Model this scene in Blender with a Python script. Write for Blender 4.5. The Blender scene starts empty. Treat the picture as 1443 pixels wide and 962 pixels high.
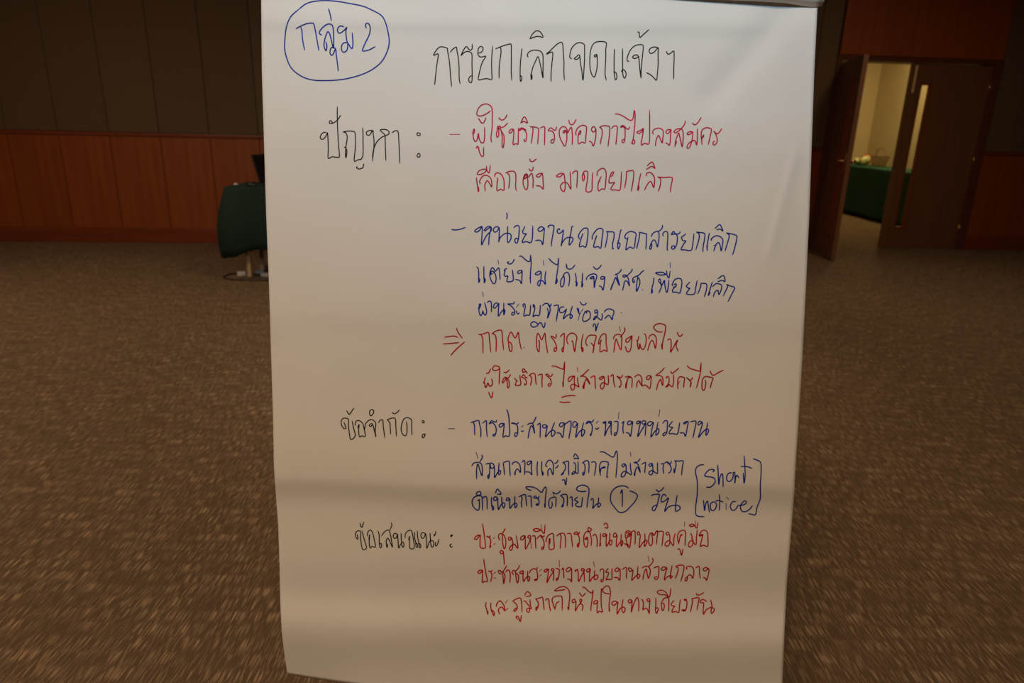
import bpy, bmesh, math, random
from mathutils import Vector, Matrix

random.seed(7)
SPOT_W, SPOT_Z, SPOT_A = 190.0, 2.12, 46.0
LOBBY_W, LAMP_K, INK_W = 42.0, 1.0, 1.38
sc = bpy.context.scene
COL = sc.collection

# ------------------------------------------------------------------ camera
F, EYE = 960.0, 1.3                       # focal length in photo pixels, lens height in metres
PITCH, ROLL = math.radians(17.5), math.radians(1.4)
FWD = Vector((0, math.cos(PITCH), -math.sin(PITCH)))
U0 = Vector((0, math.sin(PITCH), math.cos(PITCH)))
X0 = Vector((1, 0, 0))
RGT = X0 * math.cos(ROLL) + U0 * math.sin(ROLL)
UP = -X0 * math.sin(ROLL) + U0 * math.cos(ROLL)
CAM = Vector((0, 0, EYE))
cd = bpy.data.cameras.new('camera'); cam = bpy.data.objects.new('camera', cd); COL.objects.link(cam)
cd.sensor_width = 36.0; cd.lens = 36.0 * F / 1443.0
m = Matrix((RGT, UP, -FWD)).transposed().to_4x4(); m.translation = CAM
cam.matrix_world = m
cd.clip_start = 0.05
cd.dof.use_dof = True; cd.dof.focus_distance = 0.835; cd.dof.aperture_fstop = 7.2
sc.camera = cam

# ------------------------------------------------------------------ world, light, exposure
w = bpy.data.worlds.new('world'); sc.world = w; w.use_nodes = True
w.node_tree.nodes['Background'].inputs[0].default_value = (0.5, 0.42, 0.35, 1)
w.node_tree.nodes['Background'].inputs[1].default_value = 0.05
sc.view_settings.view_transform = 'Standard'; sc.view_settings.look = 'None'
sc.view_settings.exposure = 0.0; sc.view_settings.gamma = 1.0
sc.view_settings.use_curve_mapping = False

WARM = (1.0, 0.74, 0.49)
def lamp(kind, name, loc, power, color, target=None, size=0.6, **k):
    l = bpy.data.lights.new(name, kind); l.energy = power; l.color = color
    if kind == 'AREA':
        l.shape = 'DISK'; l.size = size
    else:
        l.shadow_soft_size = size
    for a, b in k.items(): setattr(l, a, b)
    o = bpy.data.objects.new(name, l); COL.objects.link(o); o.location = loc
    d = (Vector(target) - Vector(loc)) if target else Vector((0, 0, -1))
    o.rotation_euler = d.to_track_quat('-Z', 'Y').to_euler()
    return o
# cool white ceiling spotlight whose soft beam edge falls across the page
lamp('SPOT', 'ceiling_spotlight', (0.25, -1.6, 2.95), SPOT_W, (0.43, 0.76, 1.0), (0.05, 0.95, SPOT_Z), 0.10,
     spot_size=math.radians(SPOT_A), spot_blend=1.0)
CEIL = 3.2
LAMPS = [(-0.75, -0.95, 47), (1.0, -1.1, 9), (-4.2, 1.6, 30), (-3.6, 4.6, 26), (0.2, 3.6, 30), (3.6, 2.0, 3), (3.6, 5.6, 17), (-5.6, -1.6, 14)]

# ------------------------------------------------------------------ helpers
def link(name, me, mat, parent=None):
    o = bpy.data.objects.new(name, me); COL.objects.link(o)
    if mat: me.materials.append(mat)
    if parent: o.parent = parent
    return o
def tag(o, label=None, cat=None, group=None, kind=None):
    if label: o['label'] = label
    if cat: o['category'] = cat
    if group: o['group'] = group
    if kind: o['kind'] = kind
    return o
def empty(name, loc=(0, 0, 0), rz=0.0):
    o = bpy.data.objects.new(name, None); COL.objects.link(o)
    o.location = loc; o.rotation_euler = (0, 0, rz); o.empty_display_size = 0.1
    return o
def tomesh(bm, name, smooth=False):
    bmesh.ops.recalc_face_normals(bm, faces=bm.faces)
    me = bpy.data.meshes.new(name); bm.to_mesh(me); bm.free()
    if smooth:
        for p in me.polygons: p.use_smooth = True
    return me
def bbox(bm, x0, x1, y0, y1, z0, z1, bev=0.0):
    r = bmesh.ops.create_cube(bm, size=1.0)
    for v in r['verts']:
        v.co.x = x0 + (v.co.x + .5) * (x1 - x0)
        v.co.y = y0 + (v.co.y + .5) * (y1 - y0)
        v.co.z = z0 + (v.co.z + .5) * (z1 - z0)
    if bev > 0:
        es = list({e for v in r['verts'] for e in v.link_edges})
        bmesh.ops.bevel(bm, geom=es, offset=bev, segments=2, affect='EDGES', profile=0.6)
def box(name, x0, x1, y0, y1, z0, z1, mat, parent=None, bev=0.0):
    bm = bmesh.new(); bbox(bm, x0, x1, y0, y1, z0, z1, bev)
    return link(name, tomesh(bm, name), mat, parent)
def tube(bm, pts, r, n=10):
    pts = [Vector(p) for p in pts]; rings = []
    rr = r if isinstance(r, (list, tuple)) else [r] * len(pts)
    ref = None
    for i, p in enumerate(pts):
        d = (pts[min(i + 1, len(pts) - 1)] - pts[max(i - 1, 0)]).normalized()
        if ref is None:
            ref = d.orthogonal().normalized()
        a = (ref - d * ref.dot(d)).normalized(); b = d.cross(a); ref = a
        rings.append([bm.verts.new(p + (a * math.cos(2 * math.pi * k / n) + b * math.sin(2 * math.pi * k / n)) * rr[i]) for k in range(n)])
    for i in range(len(rings) - 1):
        for k in range(n):
            bm.faces.new((rings[i][k], rings[i][(k + 1) % n], rings[i + 1][(k + 1) % n], rings[i + 1][k]))
    bm.faces.new(rings[0][::-1]); bm.faces.new(rings[-1])
def lathe(bm, prof, c=(0, 0, 0), n=24):
    c = Vector(c); rings = []
    for r, z in prof:
        rings.append([bm.verts.new(c + Vector((r * math.cos(2 * math.pi * k / n), r * math.sin(2 * math.pi * k / n), z))) for k in range(n)])
    for i in range(len(rings) - 1):
        for k in range(n):
            bm.faces.new((rings[i][k], rings[i][(k + 1) % n], rings[i + 1][(k + 1) % n], rings[i + 1][k]))
    bm.faces.new(rings[0][::-1]); bm.faces.new(rings[-1])
def catmull(P, sub):
    if len(P) < 3: return list(P)
    out = []
    for i in range(len(P) - 1):
        p0 = P[i - 1] if i else P[0] * 2 - P[1]
        p1, p2 = P[i], P[i + 1]
        p3 = P[i + 2] if i + 2 < len(P) else P[-1] * 2 - P[-2]
        for k in range(sub):
            t = k / sub
            out.append(0.5 * ((2 * p1) + (p2 - p0) * t + (2 * p0 - 5 * p1 + 4 * p2 - p3) * t * t + (3 * p1 - 3 * p2 + p3 - p0) * t ** 3))
    out.append(P[-1]); return out

# ------------------------------------------------------------------ materials
def mat(name, color, rough=0.6, **k):
    m = bpy.data.materials.new(name); m.use_nodes = True
    b = m.node_tree.nodes['Principled BSDF']
    b.inputs['Base Color'].default_value = (*color, 1); b.inputs['Roughness'].default_value = rough
    for a, v in k.items():
        b.inputs[a.replace('_', ' ')].default_value = v
    return m, m.node_tree, b
def noise_color(nt, b, c1, c2, scale, lo=0.35, hi=0.65, detail=3, bump=0.0, bumpd=0.002, coord='Object', rnd=0.0):
    N, L = nt.nodes, nt.links
    tc = N.new('ShaderNodeTexCoord'); mp = N.new('ShaderNodeMapping'); no = N.new('ShaderNodeTexNoise'); cr = N.new('ShaderNodeValToRGB')
    mp.inputs['Scale'].default_value = scale; no.inputs['Scale'].default_value = 1.0; no.inputs['Detail'].default_value = detail
    L.new(tc.outputs[coord], mp.inputs['Vector']); L.new(mp.outputs[0], no.inputs['Vector']); L.new(no.outputs['Fac'], cr.inputs[0])
    cr.color_ramp.elements[0].position = lo; cr.color_ramp.elements[0].color = (*c1, 1)
    cr.color_ramp.elements[1].position = hi; cr.color_ramp.elements[1].color = (*c2, 1)
    out = cr.outputs[0]
    if rnd:
        oi = N.new('ShaderNodeObjectInfo'); hs = N.new('ShaderNodeHueSaturation'); mr = N.new('ShaderNodeMapRange')
        mr.inputs['To Min'].default_value = 1 - rnd; mr.inputs['To Max'].default_value = 1 + rnd
        L.new(oi.outputs['Random'], mr.inputs['Value']); L.new(mr.outputs[0], hs.inputs['Value']); L.new(out, hs.inputs['Color']); out = hs.outputs[0]
    L.new(out, b.inputs['Base Color'])
    if bump:
        bp = N.new('ShaderNodeBump'); bp.inputs['Strength'].default_value = bump; bp.inputs['Distance'].default_value = bumpd
        L.new(no.outputs['Fac'], bp.inputs['Height']); L.new(bp.outputs[0], b.inputs['Normal'])
    return no

M = {}
M['paper'], nt, b = mat('page_paper', (0.80, 0.79, 0.77), 0.62)
no = noise_color(nt, b, (0.79, 0.775, 0.755), (0.82, 0.81, 0.795), (7, 7, 7), 0.3, 0.7, 4, 0.35, 0.0035)
b.inputs['Specular IOR Level'].default_value = 0.3
M['pad'], nt, b = mat('pad_paper', (0.78, 0.76, 0.72), 0.7)
noise_color(nt, b, (0.74, 0.72, 0.68), (0.80, 0.78, 0.75), (9, 9, 9))
INKC = {'black': (0.012, 0.010, 0.012), 'blue': (0.004, 0.030, 0.34), 'pink': (0.52, 0.012, 0.065), 'red': (0.44, 0.002, 0.006)}
for k, c in INKC.items():
    M[k], nt, b = mat(k + '_marker_ink', c, 0.6); b.inputs['Specular IOR Level'].default_value = 0.1
    noise_color(nt, b, tuple(x * 0.8 for x in c), tuple(min(1, x * 1.25) for x in c), (60, 60, 60))
M['wood'], nt, b = mat('orange_veneer', (0.3, 0.1, 0.03), 0.42)
noise_color(nt, b, (0.260, 0.056, 0.009), (0.325, 0.076, 0.014), (22, 22, 1.2), 0.3, 0.7, 5, 0.05, 0.001, rnd=0.07)
M['rail'], nt, b = mat('dark_red_rail_wood', (0.15, 0.04, 0.015), 0.4)
noise_color(nt, b, (0.185, 0.036, 0.009), (0.245, 0.050, 0.013), (1.5, 20, 30), 0.3, 0.7, 4)
M['fabric'], nt, b = mat('wall_fabric', (0.11, 0.085, 0.06), 0.95)
noise_color(nt, b, (0.125, 0.078, 0.042), (0.150, 0.095, 0.052), (60, 60, 60), 0.3, 0.7, 4, 0.3, 0.001, rnd=0.06)
M['joint'], nt, b = mat('dark_joint_backing', (0.02, 0.012, 0.008), 0.9)
noise_color(nt, b, (0.020, 0.012, 0.008), (0.026, 0.016, 0.010), (5, 5, 5))
M['door'], nt, b = mat('dark_brown_door_veneer', (0.10, 0.035, 0.018), 0.38)
noise_color(nt, b, (0.155, 0.068, 0.032), (0.205, 0.088, 0.042), (24, 24, 1.4), 0.3, 0.7, 5, 0.04, 0.001)
M['frame'], nt, b = mat('door_frame_wood', (0.08, 0.025, 0.012), 0.4)
noise_color(nt, b, (0.10, 0.030, 0.012), (0.14, 0.042, 0.018), (24, 24, 1.4), 0.3, 0.7, 5)
M['brass'], nt, b = mat('brass', (0.85, 0.52, 0.22), 0.25, Metallic=1.0)
noise_color(nt, b, (0.82, 0.48, 0.20), (0.9, 0.58, 0.26), (30, 30, 30))
M['plate'], nt, b = mat('pale_metal_plate', (0.8, 0.7, 0.55), 0.35)
noise_color(nt, b, (0.80, 0.55, 0.28), (0.88, 0.62, 0.34), (20, 20, 20))
M['cream'], nt, b = mat('cream_plaster', (0.7, 0.6, 0.36), 0.8)
noise_color(nt, b, (0.68, 0.57, 0.33), (0.72, 0.61, 0.36), (2, 2, 2), 0.3, 0.7, 3)
M['ceiling'], nt, b = mat('ceiling_board', (0.55, 0.5, 0.45), 0.9)
noise_color(nt, b, (0.50, 0.46, 0.41), (0.56, 0.52, 0.46), (4, 4, 4))
M['green'], nt, b = mat('dark_green_cloth', (0.008, 0.05, 0.022), 0.85)
noise_color(nt, b, (0.0035, 0.019, 0.011), (0.005, 0.027, 0.015), (70, 70, 70), 0.3, 0.7, 3, 0.2, 0.0006)
M['green2'], nt, b = mat('bright_green_cloth', (0.02, 0.16, 0.06), 0.85)
noise_color(nt, b, (0.006, 0.075, 0.038), (0.009, 0.095, 0.048), (70, 70, 70), 0.3, 0.7, 3, 0.2, 0.0006)
M['black'+'plastic'], nt, b = mat('black_plastic', (0.012, 0.012, 0.013), 0.45)
noise_color(nt, b, (0.010, 0.010, 0.011), (0.015, 0.015, 0.016), (40, 40, 40))
M['screen'], nt, b = mat('dark_laptop_screen', (0.006, 0.006, 0.008), 0.15)
noise_color(nt, b, (0.005, 0.005, 0.007), (0.008, 0.008, 0.010), (10, 10, 10))
M['white'+'plastic'], nt, b = mat('white_plastic', (0.72, 0.68, 0.6), 0.45)
noise_color(nt, b, (0.68, 0.64, 0.57), (0.75, 0.72, 0.64), (30, 30, 30))
M['tan'], nt, b = mat('tan_table_leg', (0.5, 0.33, 0.16), 0.4)
noise_color(nt, b, (0.46, 0.30, 0.14), (0.54, 0.36, 0.18), (30, 30, 4))
M['alu'], nt, b = mat('grey_easel_metal', (0.5, 0.5, 0.5), 0.35, Metallic=0.9)
noise_color(nt, b, (0.45, 0.45, 0.45), (0.55, 0.55, 0.55), (20, 20, 20))
M['board'], nt, b = mat('white_board_panel', (0.6, 0.6, 0.58), 0.3)
noise_color(nt, b, (0.58, 0.58, 0.56), (0.62, 0.62, 0.60), (5, 5, 5))
M['yellow'], nt, b = mat('pale_yellow_green_wrap', (0.55, 0.55, 0.15), 0.4)
noise_color(nt, b, (0.42, 0.46, 0.12), (0.75, 0.72, 0.36), (30, 30, 30))
M['red'+'wrap'], nt, b = mat('red_wrap', (0.4, 0.05, 0.03), 0.4)
noise_color(nt, b, (0.34, 0.04, 0.03), (0.48, 0.08, 0.05), (30, 30, 30))
M['wicker'], nt, b = mat('brown_wicker', (0.25, 0.13, 0.05), 0.7)
noise_color(nt, b, (0.20, 0.10, 0.04), (0.30, 0.17, 0.07), (80, 80, 80))
M['glass'], nt, b = mat('door_glass', (1, 1, 1), 0.02, IOR=1.45)
b.inputs['Transmission Weight'].default_value = 1.0
M['diffuser'], nt, b = mat('lamp_diffuser', (0.9, 0.85, 0.75), 0.5)
b.inputs['Emission Color'].default_value = (1, 0.62, 0.36, 1); b.inputs['Emission Strength'].default_value = 3.0

# carpet: brown pile with short pale dashes running towards the back wall
M['carpet'], nt, b = mat('brown_dashed_carpet', (0.2, 0.12, 0.06), 0.95)
b.inputs['Specular IOR Level'].default_value = 0.1
N, L = nt.nodes, nt.links
tc = N.new('ShaderNodeTexCoord')
def nz(scale, detail=1.0, rough=0.5):
    mp = N.new('ShaderNodeMapping'); mp.inputs['Scale'].default_value = scale
    n = N.new('ShaderNodeTexNoise'); n.inputs['Scale'].default_value = 1.0; n.inputs['Detail'].default_value = detail; n.inputs['Roughness'].default_value = rough
    L.new(tc.outputs['Object'], mp.inputs['Vector']); L.new(mp.outputs[0], n.inputs['Vector']); return n
dash = nz((370, 19, 1), 0.5); cover = nz((9, 11, 1), 3); fine = nz((420, 380, 1), 2); broad = nz((1.1, 0.8, 1), 3)
r1 = N.new('ShaderNodeMapRange'); r1.inputs['From Min'].default_value = 0.54; r1.inputs['From Max'].default_value = 0.63; L.new(dash.outputs['Fac'], r1.inputs['Value'])
r2 = N.new('ShaderNodeMapRange'); r2.inputs['From Min'].default_value = 0.30; r2.inputs['From Max'].default_value = 0.60; r2.inputs['To Min'].default_value = 0.25; L.new(cover.outputs['Fac'], r2.inputs['Value'])
mu = N.new('ShaderNodeMath'); mu.operation = 'MULTIPLY'; L.new(r1.outputs[0], mu.inputs[0]); L.new(r2.outputs[0], mu.inputs[1])
cr = N.new('ShaderNodeValToRGB'); L.new(fine.outputs['Fac'], cr.inputs[0])
cr.color_ramp.elements[0].position = 0.35; cr.color_ramp.elements[0].color = (0.096, 0.062, 0.036, 1)
cr.color_ramp.elements[1].position = 0.65; cr.color_ramp.elements[1].color = (0.178, 0.116, 0.068, 1)
mx = N.new('ShaderNodeMix'); mx.data_type = 'RGBA'; L.new(mu.outputs[0], mx.inputs[0]); L.new(cr.outputs[0], mx.inputs[6]); mx.inputs[7].default_value = (0.42, 0.29, 0.18, 1)
hs = N.new('ShaderNodeHueSaturation'); r3 = N.new('ShaderNodeMapRange'); r3.inputs['To Min'].default_value = 0.78; r3.inputs['To Max'].default_value = 1.22
L.new(broad.outputs['Fac'], r3.inputs['Value']); L.new(r3.outputs[0], hs.inputs['Value']); L.new(mx.outputs[2], hs.inputs['Color']); L.new(hs.outputs[0], b.inputs['Base Color'])
bp = N.new('ShaderNodeBump'); bp.inputs['Strength'].default_value = 0.5; bp.inputs['Distance'].default_value = 0.003; L.new(dash.outputs['Fac'], bp.inputs['Height']); L.new(bp.outputs[0], b.inputs['Normal'])

# ------------------------------------------------------------------ the room
def struct(o): o['kind'] = 'structure'; return o
struct(box('floor', -8, 9, -5, 14, -0.1, 0, M['carpet']))
struct(box('ceiling', -8, 9, -5, 14, CEIL, CEIL + 0.1, M['ceiling']))
ANG = math.atan(0.097); W0 = Vector((0, 7.8, 0))
# main back wall, in its own frame: x along the wall, y into it
DL, DR, DT = 3.585, 5.40, 2.085          # door opening
bm = bmesh.new()
bbox(bm, -8.0, DL - 0.01, 0.02, 0.22, 0, CEIL); bbox(bm, DR + 0.01, 8.5, 0.02, 0.22, 0, CEIL); bbox(bm, DL - 0.01, DR + 0.01, 0.02, 0.22, DT + 0.01, CEIL)
wall = struct(link('wall_back', tomesh(bm, 'wall_back'), M['joint']))
wall.location = W0; wall.rotation_euler = (0, 0, ANG)
for nm, a in (('wall_left', (-8.1, -8.0, -5, 7.1)), ('wall_right', (8.0, 8.1, -5, 8.6)), ('wall_front', (-8, 8, -5.1, -5.0))):
    wl = struct(box(nm, *a, 0, CEIL, M['fabric']))
PITCHW, S0, G = 0.504, -4.768, 0.0028
cache = {}
def panel(name, w, z0, z1, t, s, m, bev=0.003):
    key = (name, round(w, 4), z0, z1)
    if key not in cache:
        bmm = bmesh.new(); bbox(bmm, 0, w, -t, 0.018, z0, z1, bev); me = tomesh(bmm, name); me.materials.append(m); cache[key] = me
    o = bpy.data.objects.new(name, cache[key]); COL.objects.link(o); o.parent = wall; o.location = (s, 0, 0)
    return o
s = S0 - 6 * PITCHW
while s < 8.0:
    e = s + PITCHW
    a, b2 = s + G, e - G
    if a < DL - 0.06 < b2: b2 = DL - 0.066
    if a < DR + 0.09 < b2: a = DR + 0.09
    if not (a >= DL - 0.066 and b2 <= DR + 0.09) and b2 - a > 0.02:
        panel('wood_panel', b2 - a, 0.155, 1.109, 0.012, a, M['wood'])
        panel('fabric_panel', b2 - a, 1.150, CEIL - 0.01, 0.018, a, M['fabric'], 0.006)
    s = e
zz = [3.545, 4.02, 4.50, 4.98, 5.47]
for i in range(4):
    panel('wood_panel', zz[i + 1] - zz[i] - 0.003, DT + 0.055, CEIL - 0.01, 0.03, zz[i], M['wood'])
for nm, z0, z1, t in (('baseboard_back', 0, 0.15, 0.022), ('trim_1', 1.112, 1.147, 0.026)):
    bm = bmesh.new()
    for a, b2 in ((-7.8, DL - 0.07), (DR + 0.09, 8.0)):
        bbox(bm, a, b2, -t, 0.018, z0, z1, 0.006)
        if z0 == 0: bbox(bm, a, b2, -t + 0.006, 0.018, z1 - 0.004, z1 + 0.004)
    o = struct(link(nm, tomesh(bm, nm), M['rail'])); o.location = W0; o.rotation_euler = (0, 0, ANG)
bm = bmesh.new()
bbox(bm, DL - 0.062, DL, -0.035, 0.22, 0, DT + 0.05, 0.004); bbox(bm, DR, DR + 0.086, -0.035, 0.22, 0, DT + 0.05, 0.004); bbox(bm, DL - 0.062, DR + 0.086, -0.03, 0.22, DT, DT + 0.05, 0.004)
o = struct(link('trim_2', tomesh(bm, 'trim_2'), M['frame'])); o.location = W0; o.rotation_euler = (0, 0, ANG)

def door(name, width, hinge_s, ang, hand, top=DT - 0.004, faces=((-1, 0.0), (1, 0.045))):
    """leaf in its own frame: hinge at x=0, free edge at x=width*hand, room face at y=-0.045"""
    e = empty(name, W0 + Matrix.Rotation(ANG, 3, 'Z') @ Vector((hinge_s, 0.0, 0)), ang)
    e['kind'] = 'structure'
    g0, g1 = width - 0.26, width - 0.14
    def bx(bm, x0, x1, *a):
        if hand < 0: x0, x1 = -x1, -x0
        bbox(bm, x0, x1, *a)
    H0, H1, Z0, Z1 = 0.008, top, 0.255, 1.86
    for nm, a in (('hinge_board', (0, g0, 0, 0.045, H0, H1, 0.002)), ('lock_stile', (g1, width, 0, 0.045, H0, H1, 0.002)),
                  ('top_rail', (g0, g1, 0.0005, 0.0445, Z1, H1)), ('bottom_rail', (g0, g1, 0.0005, 0.0445, H0, Z0))):
        bm = bmesh.new(); bx(bm, *a); link(nm, tomesh(bm, nm), M['door'], e)
    bm = bmesh.new()
    for x0, x1, z0, z1 in ((g0 - 0.012, g0 + 0.006, Z0 - .012, Z1 + .012), (g1 - 0.006, g1 + 0.012, Z0 - .012, Z1 + .012), (g0, g1, Z1 - .006, Z1 + .012), (g0, g1, Z0 - .012, Z0 + .006)):
        bx(bm, x0, x1, -0.008, 0.053, z0, z1, 0.002)
    fr = link('glazing_bead', tomesh(bm, 'glazing_bead'), M['rail'], e)
    bm = bmesh.new(); bx(bm, g0 + .004, g1 - .004, 0.019, 0.025, Z0 + .004, Z1 - .004); link('glass_pane', tomesh(bm, 'glass_pane'), M['glass'], e)
    # lever handles on both faces
    for sgn, y in faces:
        hd = bmesh.new(); x = width - 0.07
        bx(hd, x - .022, x + .022, *(sorted((y, y + sgn * .006))), 0.93, 1.12, 0.002)
        tube(hd, [(hand * x, y, 1.04), (hand * x, y + sgn * .05, 1.04)], 0.011)
        tube(hd, [(hand * x, y + sgn * .05, 1.04), (hand * (x - .05), y + sgn * .055, 1.042), (hand * (x - .11), y + sgn * .05, 1.038)], [0.014, 0.012, 0.010])
        h = link('lever_handle', tomesh(hd, 'lever_handle', True), M['brass'], e); h['label'] = 'brass lever handle on a long plate'
    for z in (0.25, 1.05, 1.85):
        hg = bmesh.new(); tube(hg, [(0, -0.006, z - .05), (0, -0.006, z + .05)], 0.008, 8); link('hinge', tomesh(hg, 'hinge', True), M['brass'], e)
    return e, bx
d1, bx1 = door('door_1', 0.87, DL + 0.004, math.atan2(-0.84, -0.16), 1, DT - 0.03)
d1['label'] = 'dark brown door leaf standing wide open towards the room'
d2, bx2 = door('door_2', 0.965, DR - 0.004, ANG, -1, DT - 0.004, ((1, 0.045),))
d2['label'] = 'dark brown door leaf standing closed with a narrow glass strip'
bm = bmesh.new(); bx2(bm, 0.905, 0.930, -0.006, 0.002, 1.77, 2.06, 0.001); o = link('bolt_plate', tomesh(bm, 'bolt_plate'), M['plate'], d2); o['label'] = 'pale bolt plate at the top'

# lobby behind the door
struct(box('wall_lobby_side', 6.62, 6.72, 8.6, 14, 0, CEIL, M['cream']))
bm = bmesh.new(); bbox(bm, 2.0, 6.62, 13.4, 13.5, 0, CEIL)
struct(link('wall_lobby_end', tomesh(bm, 'wall_lobby_end'), M['cream']))
struct(box('wall_lobby_near', 2.0, 2.1, 8.4, 13.4, 0, CEIL, M['cream']))

# ceiling lights
def make_light():
    e = empty('ceiling_light')
    bm = bmesh.new(); lathe(bm, [(0.20, 0), (0.235, -0.004), (0.24, -0.016), (0.205, -0.018), (0.20, -0.006)], n=32); link('trim_ring', tomesh(bm, 'trim_ring', True), M['alu'], e)
    bm = bmesh.new(); lathe(bm, [(0.199, -0.001), (0.199, -0.009)], n=32); link('diffuser', tomesh(bm, 'diffuser'), M['diffuser'], e)
    return e
fix = make_light()
for i, (x, y, p) in enumerate(LAMPS + [(5.80, 11.0, LOBBY_W)]):
    if i == 0: o = fix
    else:
        o = fix.copy(); COL.objects.link(o)
        for ch in fix.children:
            c = ch.copy(); COL.objects.link(c); c.parent = o
    o.location = (x, y, CEIL - 0.001)
    if i < len(LAMPS): tag(o, 'round recessed hall ceiling lamp ' + ('just left in front of the flip chart', 'just right in front of the flip chart', 'above the open carpet on the left',
        'by the fabric wall nearest the small green table', 'behind the flip chart', 'above the carpet to the right', 'nearest the open brown doors', 'in the far left front of the hall')[i], 'lamp', 'round ceiling lamps of the hall')
    else: tag(o, 'round recessed lamp in the lobby ceiling beyond the doors', 'lamp')
    lamp('AREA', 'lamp_light', (x, y, CEIL - 0.03), p * (LAMP_K if i < len(LAMPS) else 1), WARM if i < len(LAMPS) else (1, 0.72, 0.33), size=0.4)

# ------------------------------------------------------------------ the flip chart
ALPHA = math.radians(6.1)
V = (UP * math.cos(ALPHA) - FWD * math.sin(ALPHA)).normalized()      # up the page
SX = RGT.copy()                                                       # across the page
NRM = SX.cross(V).normalized()
if NRM.dot(FWD) > 0: NRM = -NRM                                       # out of the page, to the reader
MM = 0.65 / 751.0                                                     # one photo pixel on the page, in metres
Z0 = F * MM
def ray(px, py): return RGT * (px - 721.5) + UP * (481 - py) + FWD * F
P0 = CAM + ray(761, 481) * (Z0 / F)
def onpage(px, py, off=0.0):
    d = ray(px, py); o = P0 + NRM * off
    return CAM + d * ((o - CAM).dot(NRM) / d.dot(NRM))
def g(x, c, wa, wb):
    d = x - c; return math.exp(-(d / (wa if d < 0 else wb)) ** 2)
def seg(px, py, x0, y0, x1, y1):
    dx, dy = x1 - x0, y1 - y0; L2 = math.hypot(dx, dy)
    t = ((px - x0) * dx + (py - y0) * dy) / (L2 * L2); d = ((px - x0) * dy - (py - y0) * dx) / L2
    e = 1.0 if 0 <= t <= 1 else math.exp(-((min(abs(t), abs(t - 1)) * L2) / 25.0) ** 2)
    return d, e
def relief(px, py):
    """height of the page surface above its mean plane, mm (creases, rolls and curled edges of the paper)"""
    xx = px - 760
    h = 8.2 * g(py, 680 + 0.012 * xx + 5 * math.sin(px / 90), 75, 24)
    h += 10.0 * g(py, 895 + 0.045 * xx + 4 * math.sin(px / 70 + 1), 38, 44)
    h += 3.0 * g(py, 790 - 0.02 * xx, 46, 34)
    h += 1.3 * g(py, 448 + 0.01 * xx, 60, 22)
    h += 1.6 * g(py, 590, 70, 60) * g(px, 900, 300, 200)
    h += 1.5 * g(py, 33 + 0.01 * xx, 22, 12) * (1 - 0.9 * g(px, 1135, 60, 60))
    h += 1.2 * g(py, 205 + 0.03 * xx, 50, 24) * (0.4 + 0.6 * g(px, 900, 260, 200))
    h += 0.28 * g(py, 439 + 3 * math.sin(px / 22), 9, 4) * g(px, 440, 70, 60)
    h += 0.22 * g(py, 228 + 0.04 * xx, 8, 4) * g(px, 1080, 60, 50)
    d, e = seg(px, py, 1112, 8, 1005, 135); h -= 2.9 * e * math.exp(-(d / 22) ** 2)
    d, e = seg(px, py, 1116, 232, 1086, 345); h += 1.5 * e * math.exp(-(d / (5.5 if d < 0 else 8.0)) ** 2)
    d, e = seg(px, py, 1128, 250, 1118, 420); h -= 0.6 * e * math.exp(-(d / 14) ** 2)
    h += 0.35 * math.sin(px / 61 + 0.6 * math.sin(py / 83)) * math.sin(py / 74 + 1.3) + 0.18 * math.sin(px / 27 + py / 55) + 0.16 * math.sin(py / 31 - px / 80 + 2)
    h += 0.8 * math.sin(px / 140 + 1) * g(py, 780, 200, 200)
    h -= 5.0 * g(px, 372, 20, 26) * 0.35 + 4.0 * g(px, 1140, 26, 20) * 0.35
    h -= 9.0 * max(0, (py - 880) / 90.0) ** 2 * g(px, 400, 60, 90) 
    return h * 0.001
def surf(px, py, lift=0.0):
    """the point of the creased page seen at this place of the page's own outline"""
    q = onpage(px, py); h = relief(px, py)
    for _ in range(1):
        q = onpage(px, py, h)
    return q + NRM * lift
def poly(tab, v):
    for (a, b1), (c, d1) in zip(tab, tab[1:]):
        if v <= c or (c, d1) == tab[-1]:
            return b1 + (d1 - b1) * (v - a) / (c - a)
LEFT = [(-70, 366), (0, 368), (100, 369), (200, 372), (300, 375), (400, 379), (500, 382), (600, 385), (660, 386), (700, 389), (740, 392), (800, 394), (850, 395), (890, 397), (920, 400.5), (950, 405), (1010, 412)]
RIGHT = [(-70, 1156), (10, 1152), (100, 1147.5), (200, 1144), (300, 1140.5), (400, 1136), (500, 1131), (600, 1125), (660, 1121), (700, 1119), (760, 1114), (820, 1109), (880, 1106), (962, 1102.5), (1010, 1101)]
BOT = [(405, 950), (440, 955.5), (485, 962), (600, 977), (760, 990), (1102, 1000), (1200, 1003)]
chart = empty('flip_chart', (P0.x, P0.y + 0.25, 0))
tag(chart, 'large white flip chart sheet with handwritten Thai notes in black, blue and red', 'flip chart')
bpy.context.view_layer.update()
def attach(o, p=chart):
    o.parent = p; o.matrix_parent_inverse = p.matrix_world.inverted(); return o
NU, NV = 170, 230
bm = bmesh.new(); grid = []
for j in range(NV + 1):
    row = []
    for i in range(NU + 1):
        u = i / NU; v = j / NV; x = 370 + 780 * u
        for _ in range(3):
            y = -45 + v * (poly(BOT, x) + 45); x = poly(LEFT, y) + u * (poly(RIGHT, y) - poly(LEFT, y))
        row.append(bm.verts.new(surf(x, y)))
    grid.append(row)
for j in range(NV):
    for i in range(NU):
        bm.faces.new((grid[j][i], grid[j + 1][i], grid[j + 1][i + 1], grid[j][i + 1]))
me = bpy.data.meshes.new('written_sheet'); bm.to_mesh(me); bm.free()
for p in me.polygons: p.use_smooth = True
page = attach(link('written_sheet', me, M['paper'])); page['label'] = 'creased white paper sheet covered in handwriting'
if me.polygons[0].normal.dot(NRM) < 0: me.flip_normals()
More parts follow.
